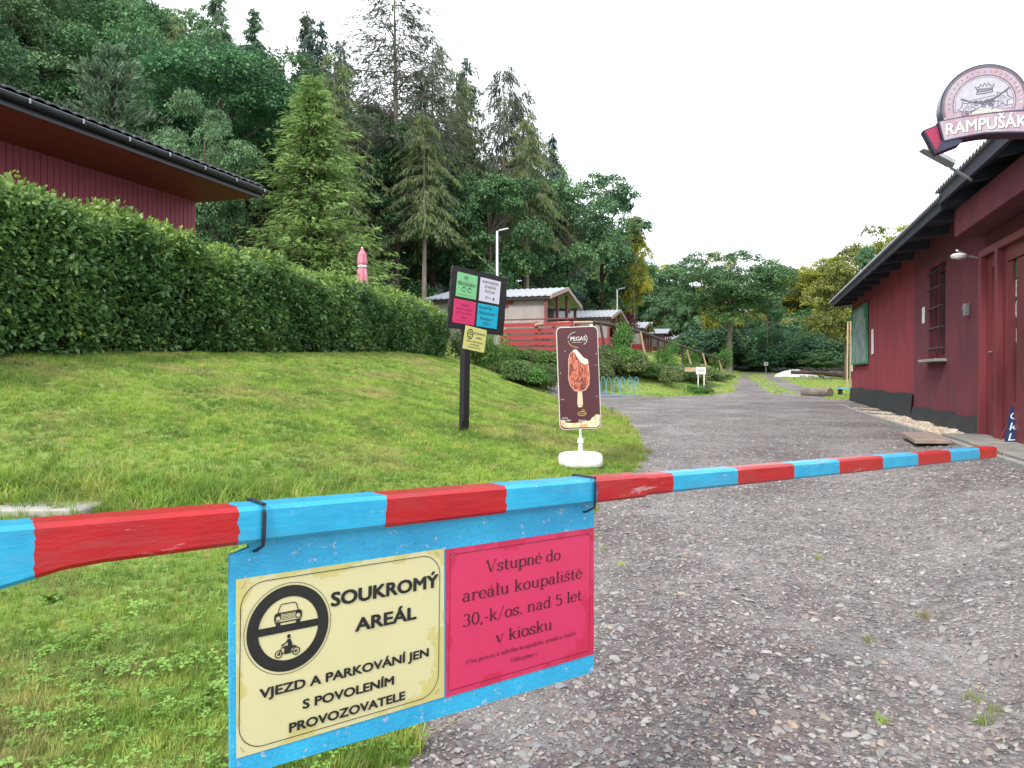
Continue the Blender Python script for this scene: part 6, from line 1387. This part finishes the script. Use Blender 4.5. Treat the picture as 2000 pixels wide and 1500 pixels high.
# ------------------------------------------------------------------ clipped hedge
def hedge():
    r = np.random.default_rng(77); nc = 11500; per = 13; n = nc*per; rep = lambda q: np.repeat(q, per, axis=0)
    # centre line from before the left frame edge to the sign post
    CL = np.array([(-7.6, 2.6), (-6.95, 5.6), (-6.25, 9.0), (-5.3, 12.0), (-4.3, 15), (-3.2, 19), (-2.2, 23.0)]); CL[:, 0] -= .55
    HH = np.array([2.12, 2.15, 2.12, 1.85, 1.62, 1.46, 1.32]); seg = np.r_[0, np.cumsum(np.hypot(*np.diff(CL, axis=0).T))]
    wdt = .75
    def pos(s): return np.stack([np.interp(s, seg, CL[:, 0]), np.interp(s, seg, CL[:, 1])], -1)
    # sprays sit on the clipped surface, each carries a dozen leaves that fan outwards
    s = seg[-1]*r.uniform(0, 1, nc)**1.1; c = pos(s); d = unit(pos(s+.05)-pos(s-.05)); nn = np.stack([d[:, 1], -d[:, 0]], -1)
    H = np.interp(s, seg, HH)+.10*np.sin(s*2.1+1)+.08*np.sin(s*5.3)+.05*np.sin(s*11)
    side = r.uniform(0, 1, nc); face = side < .58; ang = np.where(face, r.uniform(-.1, .5, nc), r.uniform(.3, 1.65, nc))
    lum = 1+.13*np.sin(s*3.1+ang*2.2)*np.sin(ang*3.7+s*1.3)+.07*np.sin(s*7.7+side*17)
    dep = r.uniform(.84, 1.08, nc)*lum; ca, sa = np.cos(ang), np.sin(ang); ex = .62
    zf = np.where(face, r.uniform(.03, .97, nc), np.abs(sa)**ex); off = wdt*np.where(face, (.86+.14*np.sin(np.clip(zf, 0, 1)*2.6))*dep, np.sign(ca)*np.abs(ca)**ex*dep)
    x = c[:, 0]+nn[:, 0]*off; y = c[:, 1]+nn[:, 1]*off; z = T(x, y)+H*zf*np.where(face, 1, 1+.10*(dep-1))
    outw = unit(np.stack([nn[:, 0]*np.maximum(ca, 0), nn[:, 1]*np.maximum(ca, 0), sa*.9+.15], -1)); outw[face] = unit(np.c_[nn[face], np.full(face.sum(), .35)])
    ax_ = unit(outw+r.normal(size=(nc, 3))*.45)
    k = np.tile(np.linspace(-.10, .12, per), nc); jd = unit(r.normal(size=(n, 3)))
    P = rep(np.stack([x, y, z], -1))+rep(ax_)*k[:, None]+jd*.035
    P[:, 2] = np.maximum(P[:, 2], T(P[:, 0], P[:, 1])+.02)
    Fd = unit(jd*.9+rep(ax_)*.75+np.array((0, 0, -.18))); N = unit(rep(ax_)*.7+np.array((0, 0, .7))+r.normal(size=(n, 3))*.35)
    sz = r.uniform(.06, .125, n)*np.where(k > .08, .75, 1); ctint = rep(r.normal(size=nc)*.13); face = rep(face); zf = rep(zf); s = rep(s)
    # young shoots standing out of the top
    m = 24000; s2 = seg[-1]*r.uniform(0, 1, m//16); s2 = np.repeat(s2, 16); c2 = pos(s2); d2 = unit(pos(s2+.05)-pos(s2-.05)); n2 = np.stack([d2[:, 1], -d2[:, 0]], -1)
    o2 = np.repeat(r.uniform(-.5, .72, m//16), 16); hs = np.repeat(r.uniform(.05, .34, m//16)**1.1, 16)*np.tile(np.linspace(.0, 1, 16), m//16)
    tiltx = np.repeat(r.normal(size=m//16)*.25, 16); tilty = np.repeat(r.normal(size=m//16)*.25, 16)
    x2 = c2[:, 0]+n2[:, 0]*o2+tiltx*hs*1.6; y2 = c2[:, 1]+n2[:, 1]*o2+tilty*hs; H2 = np.interp(s2, seg, HH)+.09*np.sin(s2*2.1+1)+.06*np.sin(s2*5.3)
    P2 = np.stack([x2, y2, T(x2, y2)+H2*.96+hs-np.maximum(o2-.4, 0)*.5], -1); F2 = unit(r.normal(size=(m, 3))*.7+np.array((0, 0, .55))); N2_ = unit(r.normal(size=(m, 3))+np.array((0, 0, .6)))
    Pn = np.concatenate([P, P2]); Fn = np.concatenate([Fd, F2]); Nn = np.concatenate([N, N2_]); S = np.concatenate([sz, r.uniform(.05, .10, m)])
    V_ = leaves_mesh(Pn, Fn, Nn, S, S*.55, .10)
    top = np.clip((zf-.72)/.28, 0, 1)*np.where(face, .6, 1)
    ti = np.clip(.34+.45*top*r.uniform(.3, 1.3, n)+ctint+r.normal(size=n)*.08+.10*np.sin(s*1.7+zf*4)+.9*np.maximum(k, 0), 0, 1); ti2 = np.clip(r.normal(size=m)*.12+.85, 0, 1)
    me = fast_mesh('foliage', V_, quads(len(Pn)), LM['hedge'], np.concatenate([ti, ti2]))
    h = thing('clipped_hedge', 'long clipped leafy hedge climbing left along the top of the lawn', 'hedge', (0, 0, 0)); o = bpy.data.objects.new('foliage', me); C.objects.link(o); o.parent = h; o['kind'] = 'stuff'
    # inner twig mass
    mb = MB(); ss = np.linspace(0, seg[-1], 60); cc = pos(ss); dd = unit(pos(ss+.05)-pos(ss-.05)); V2 = []; F2_ = []
    for i in range(60):
        nx, ny = dd[i, 1], -dd[i, 0]; h_ = np.interp(ss[i], seg, HH)
        for w_, z_ in ((.50, 0), (.56, .5), (.44, .82), (-.5, .82), (-.6, 0)):
            a, b_ = cc[i, 0]+nx*w_, cc[i, 1]+ny*w_; V2.append((a, b_, Tz(a, b_)+h_*z_))
    F2_ = [(i*5+k, i*5+k+1, i*5+6+k, i*5+5+k) for i in range(59) for k in range(4)]; F2_ += [(0, 1, 2, 3, 4)[::-1], tuple(59*5+k for k in range(5))]
    mb.add(V2, F2_); mb.build('twigs', pm('hedge_twig_mass', (.012, .018, .008), (.006, .008, .005), 14, 1, .6, .03), h)
hedge()
# broad weeds at the lawn's step
def weed(seed):
    r = np.random.default_rng(seed); n = 11; a = r.uniform(0, 6.28, n); P = np.zeros((n, 3)); Fd = np.stack([np.cos(a), np.sin(a), r.uniform(.25, .9, n)], -1); N = np.stack([-np.cos(a)*.4, -np.sin(a)*.4, np.ones(n)], -1); S = r.uniform(.08, .17, n)
    return fast_mesh('weed', leaves_mesh(P, Fd, N, S, S*.42, .06), quads(n), LM['lush'], r.uniform(.5, 1, n))
WM = [weed(5), weed(6)]
for i, (px, Y) in enumerate([(285, 5.7), (262, 5.6), (95, 3.6), (392, 5.6)]):
    x, y = at(px, Y); o = bpy.data.objects.new('broadleaf_weed', WM[i % 2]); C.objects.link(o); o.location = (x, y, Tz(x, y)+.005); o.rotation_euler.z = i*1.3; s = (.9, .75, .6, .6)[i]; o.scale = (s,)*3
    tag(o, ['broad leaved weed in rough grass behind the left red barrier stripe', 'broad leaved weed just left of another behind the left red stripe', 'small broad leaved weed in the near lawn below the barrier', 'broad leaved weed in rough grass left of the cable tie'][i], 'weed', 'broad leaved weeds %s' % ('behind the barrier' if Y > 5 else 'in the near lawn'))


# repeats the photograph shows nothing of are left out; look-alikes in view are told by their place among them
UNSEEN = {'broadleaf_tree': [24, 25, 35, 39, 40, 41, 42, 43, 44, 50, 51, 52, 53, 54, 55, 56, 57, 58, 59, 60, 61, 62, 66, 67, 68, 69, 70, 71, 72, 73, 74, 75, 76, 77, 78, 79, 80, 81, 86, 87, 88, 89, 90, 91, 92, 93, 94, 95, 96, 97, 98, 102, 103, 104, 105, 106, 107, 108, 109, 110, 111, 112, 113, 117, 118, 119, 120, 121, 122, 124, 125, 128, 131, 135, 136, 138, 140, 141, 145, 146, 147, 148, 149, 150, 151, 152, 153, 157, 158, 159, 160, 163, 164, 165, 166, 167, 168, 170, 171, 172, 173, 174, 175], 'larch_tree': [8, 12, 13, 15, 16, 17, 19, 20, 23, 24, 27, 28, 29, 30, 31, 32, 33, 34, 35, 36, 37, 38], 'shrub': [13, 28, 30, 31, 32, 33, 35, 47, 50, 51, 52, 53, 57, 58, 59, 62, 63, 65, 66, 67, 68, 69, 70, 71, 72, 73, 74, 75, 76, 77, 78, 79, 80, 81, 82, 83, 84, 85, 86, 87, 88, 89, 90, 91, 92, 93, 94, 95, 96, 97, 99, 103, 108, 111, 112, 118, 125, 126, 127, 128, 129, 130, 133, 135, 142, 143, 144, 147, 149, 150, 151, 153, 155, 157, 159, 162, 172, 176, 179, 182, 186, 187, 189, 194, 195, 196, 197, 198, 206, 207, 210, 213, 214, 220, 221, 225], 'spruce_tree': [12, 13, 16, 17, 20, 21, 22, 23, 24, 25, 26, 27, 28]}
PLACE = {'leftmost': {'broadleaf_tree': [30, 12, 15, 17, 28, 99, 46, 85, 82, 114, 144, 154, 139, 137, 161, 169], 'larch_tree': [14, 26, 25], 'shrub': [0, 14, 22, 34, 36, 38, 156, 185, 141, 106, 154, 121, 158, 217, 224], 'spruce_tree': [9]}, 'second from the left': {'broadleaf_tree': [11, 33, 36, 16, 29, 83, 48, 47, 63, 123, 127, 156, 134, 133, 162, 155], 'larch_tree': [10, 18, 21], 'shrub': [3, 16, 23, 37, 39, 41, 188, 180, 119, 122, 178, 163, 168, 204, 218], 'spruce_tree': [10]}, 'third from the left': {'broadleaf_tree': [32, 31, 38, 115, 84, 100, 130, 142, 143], 'shrub': [1, 18, 24, 40, 42, 44, 167, 113, 115, 131, 107, 139, 203, 211]}, 'third from the right': {'broadleaf_tree': [13, 20, 45], 'shrub': [10, 19, 25, 43, 98, 138, 192, 152, 227, 223]}, 'second from the right': {'broadleaf_tree': [34, 22, 37, 116, 132], 'shrub': [12, 20, 29, 46, 45, 148, 102, 136, 134, 140, 219, 215]}, 'rightmost': {'broadleaf_tree': [14, 23, 21, 101, 129], 'shrub': [11, 21, 26, 49, 48, 170, 190, 171, 161, 132, 199, 222]}, 'fourth from the left': {'broadleaf_tree': [18, 64], 'shrub': [2, 15, 27, 164, 114, 146, 120, 201, 216]}, 'fourth from the right': {'broadleaf_tree': [19], 'shrub': [8, 17, 193, 169, 105, 137, 208, 205]}, 'fifth from the left': {'shrub': [7, 145, 183, 173, 181, 212, 226]}, 'sixth from the left': {'shrub': [6, 117, 104, 124, 209]}, 'seventh from the left': {'shrub': [4, 110, 160]}, 'sixth from the right': {'shrub': [5, 166, 165, 200]}, 'fifth from the right': {'shrub': [9, 100, 101, 184, 116, 202]}, 'eighth from the left': {'shrub': [175, 123]}, 'eighth from the right': {'shrub': [174]}, 'seventh from the right': {'shrub': [109, 177]}}
_nm = lambda b, k: b if k == 0 else '%s.%03d' % (b, k)
for w_, d_ in PLACE.items():
    for b_, ks in d_.items():
        for k_ in ks: o = bpy.data.objects[_nm(b_, k_)]; o['label'] = w_+' '+o['label']
for b_, ks in UNSEEN.items():
    for k_ in ks:
        o = bpy.data.objects[_nm(b_, k_)]
        for ch in list(o.children): bpy.data.objects.remove(ch)
        bpy.data.objects.remove(o)
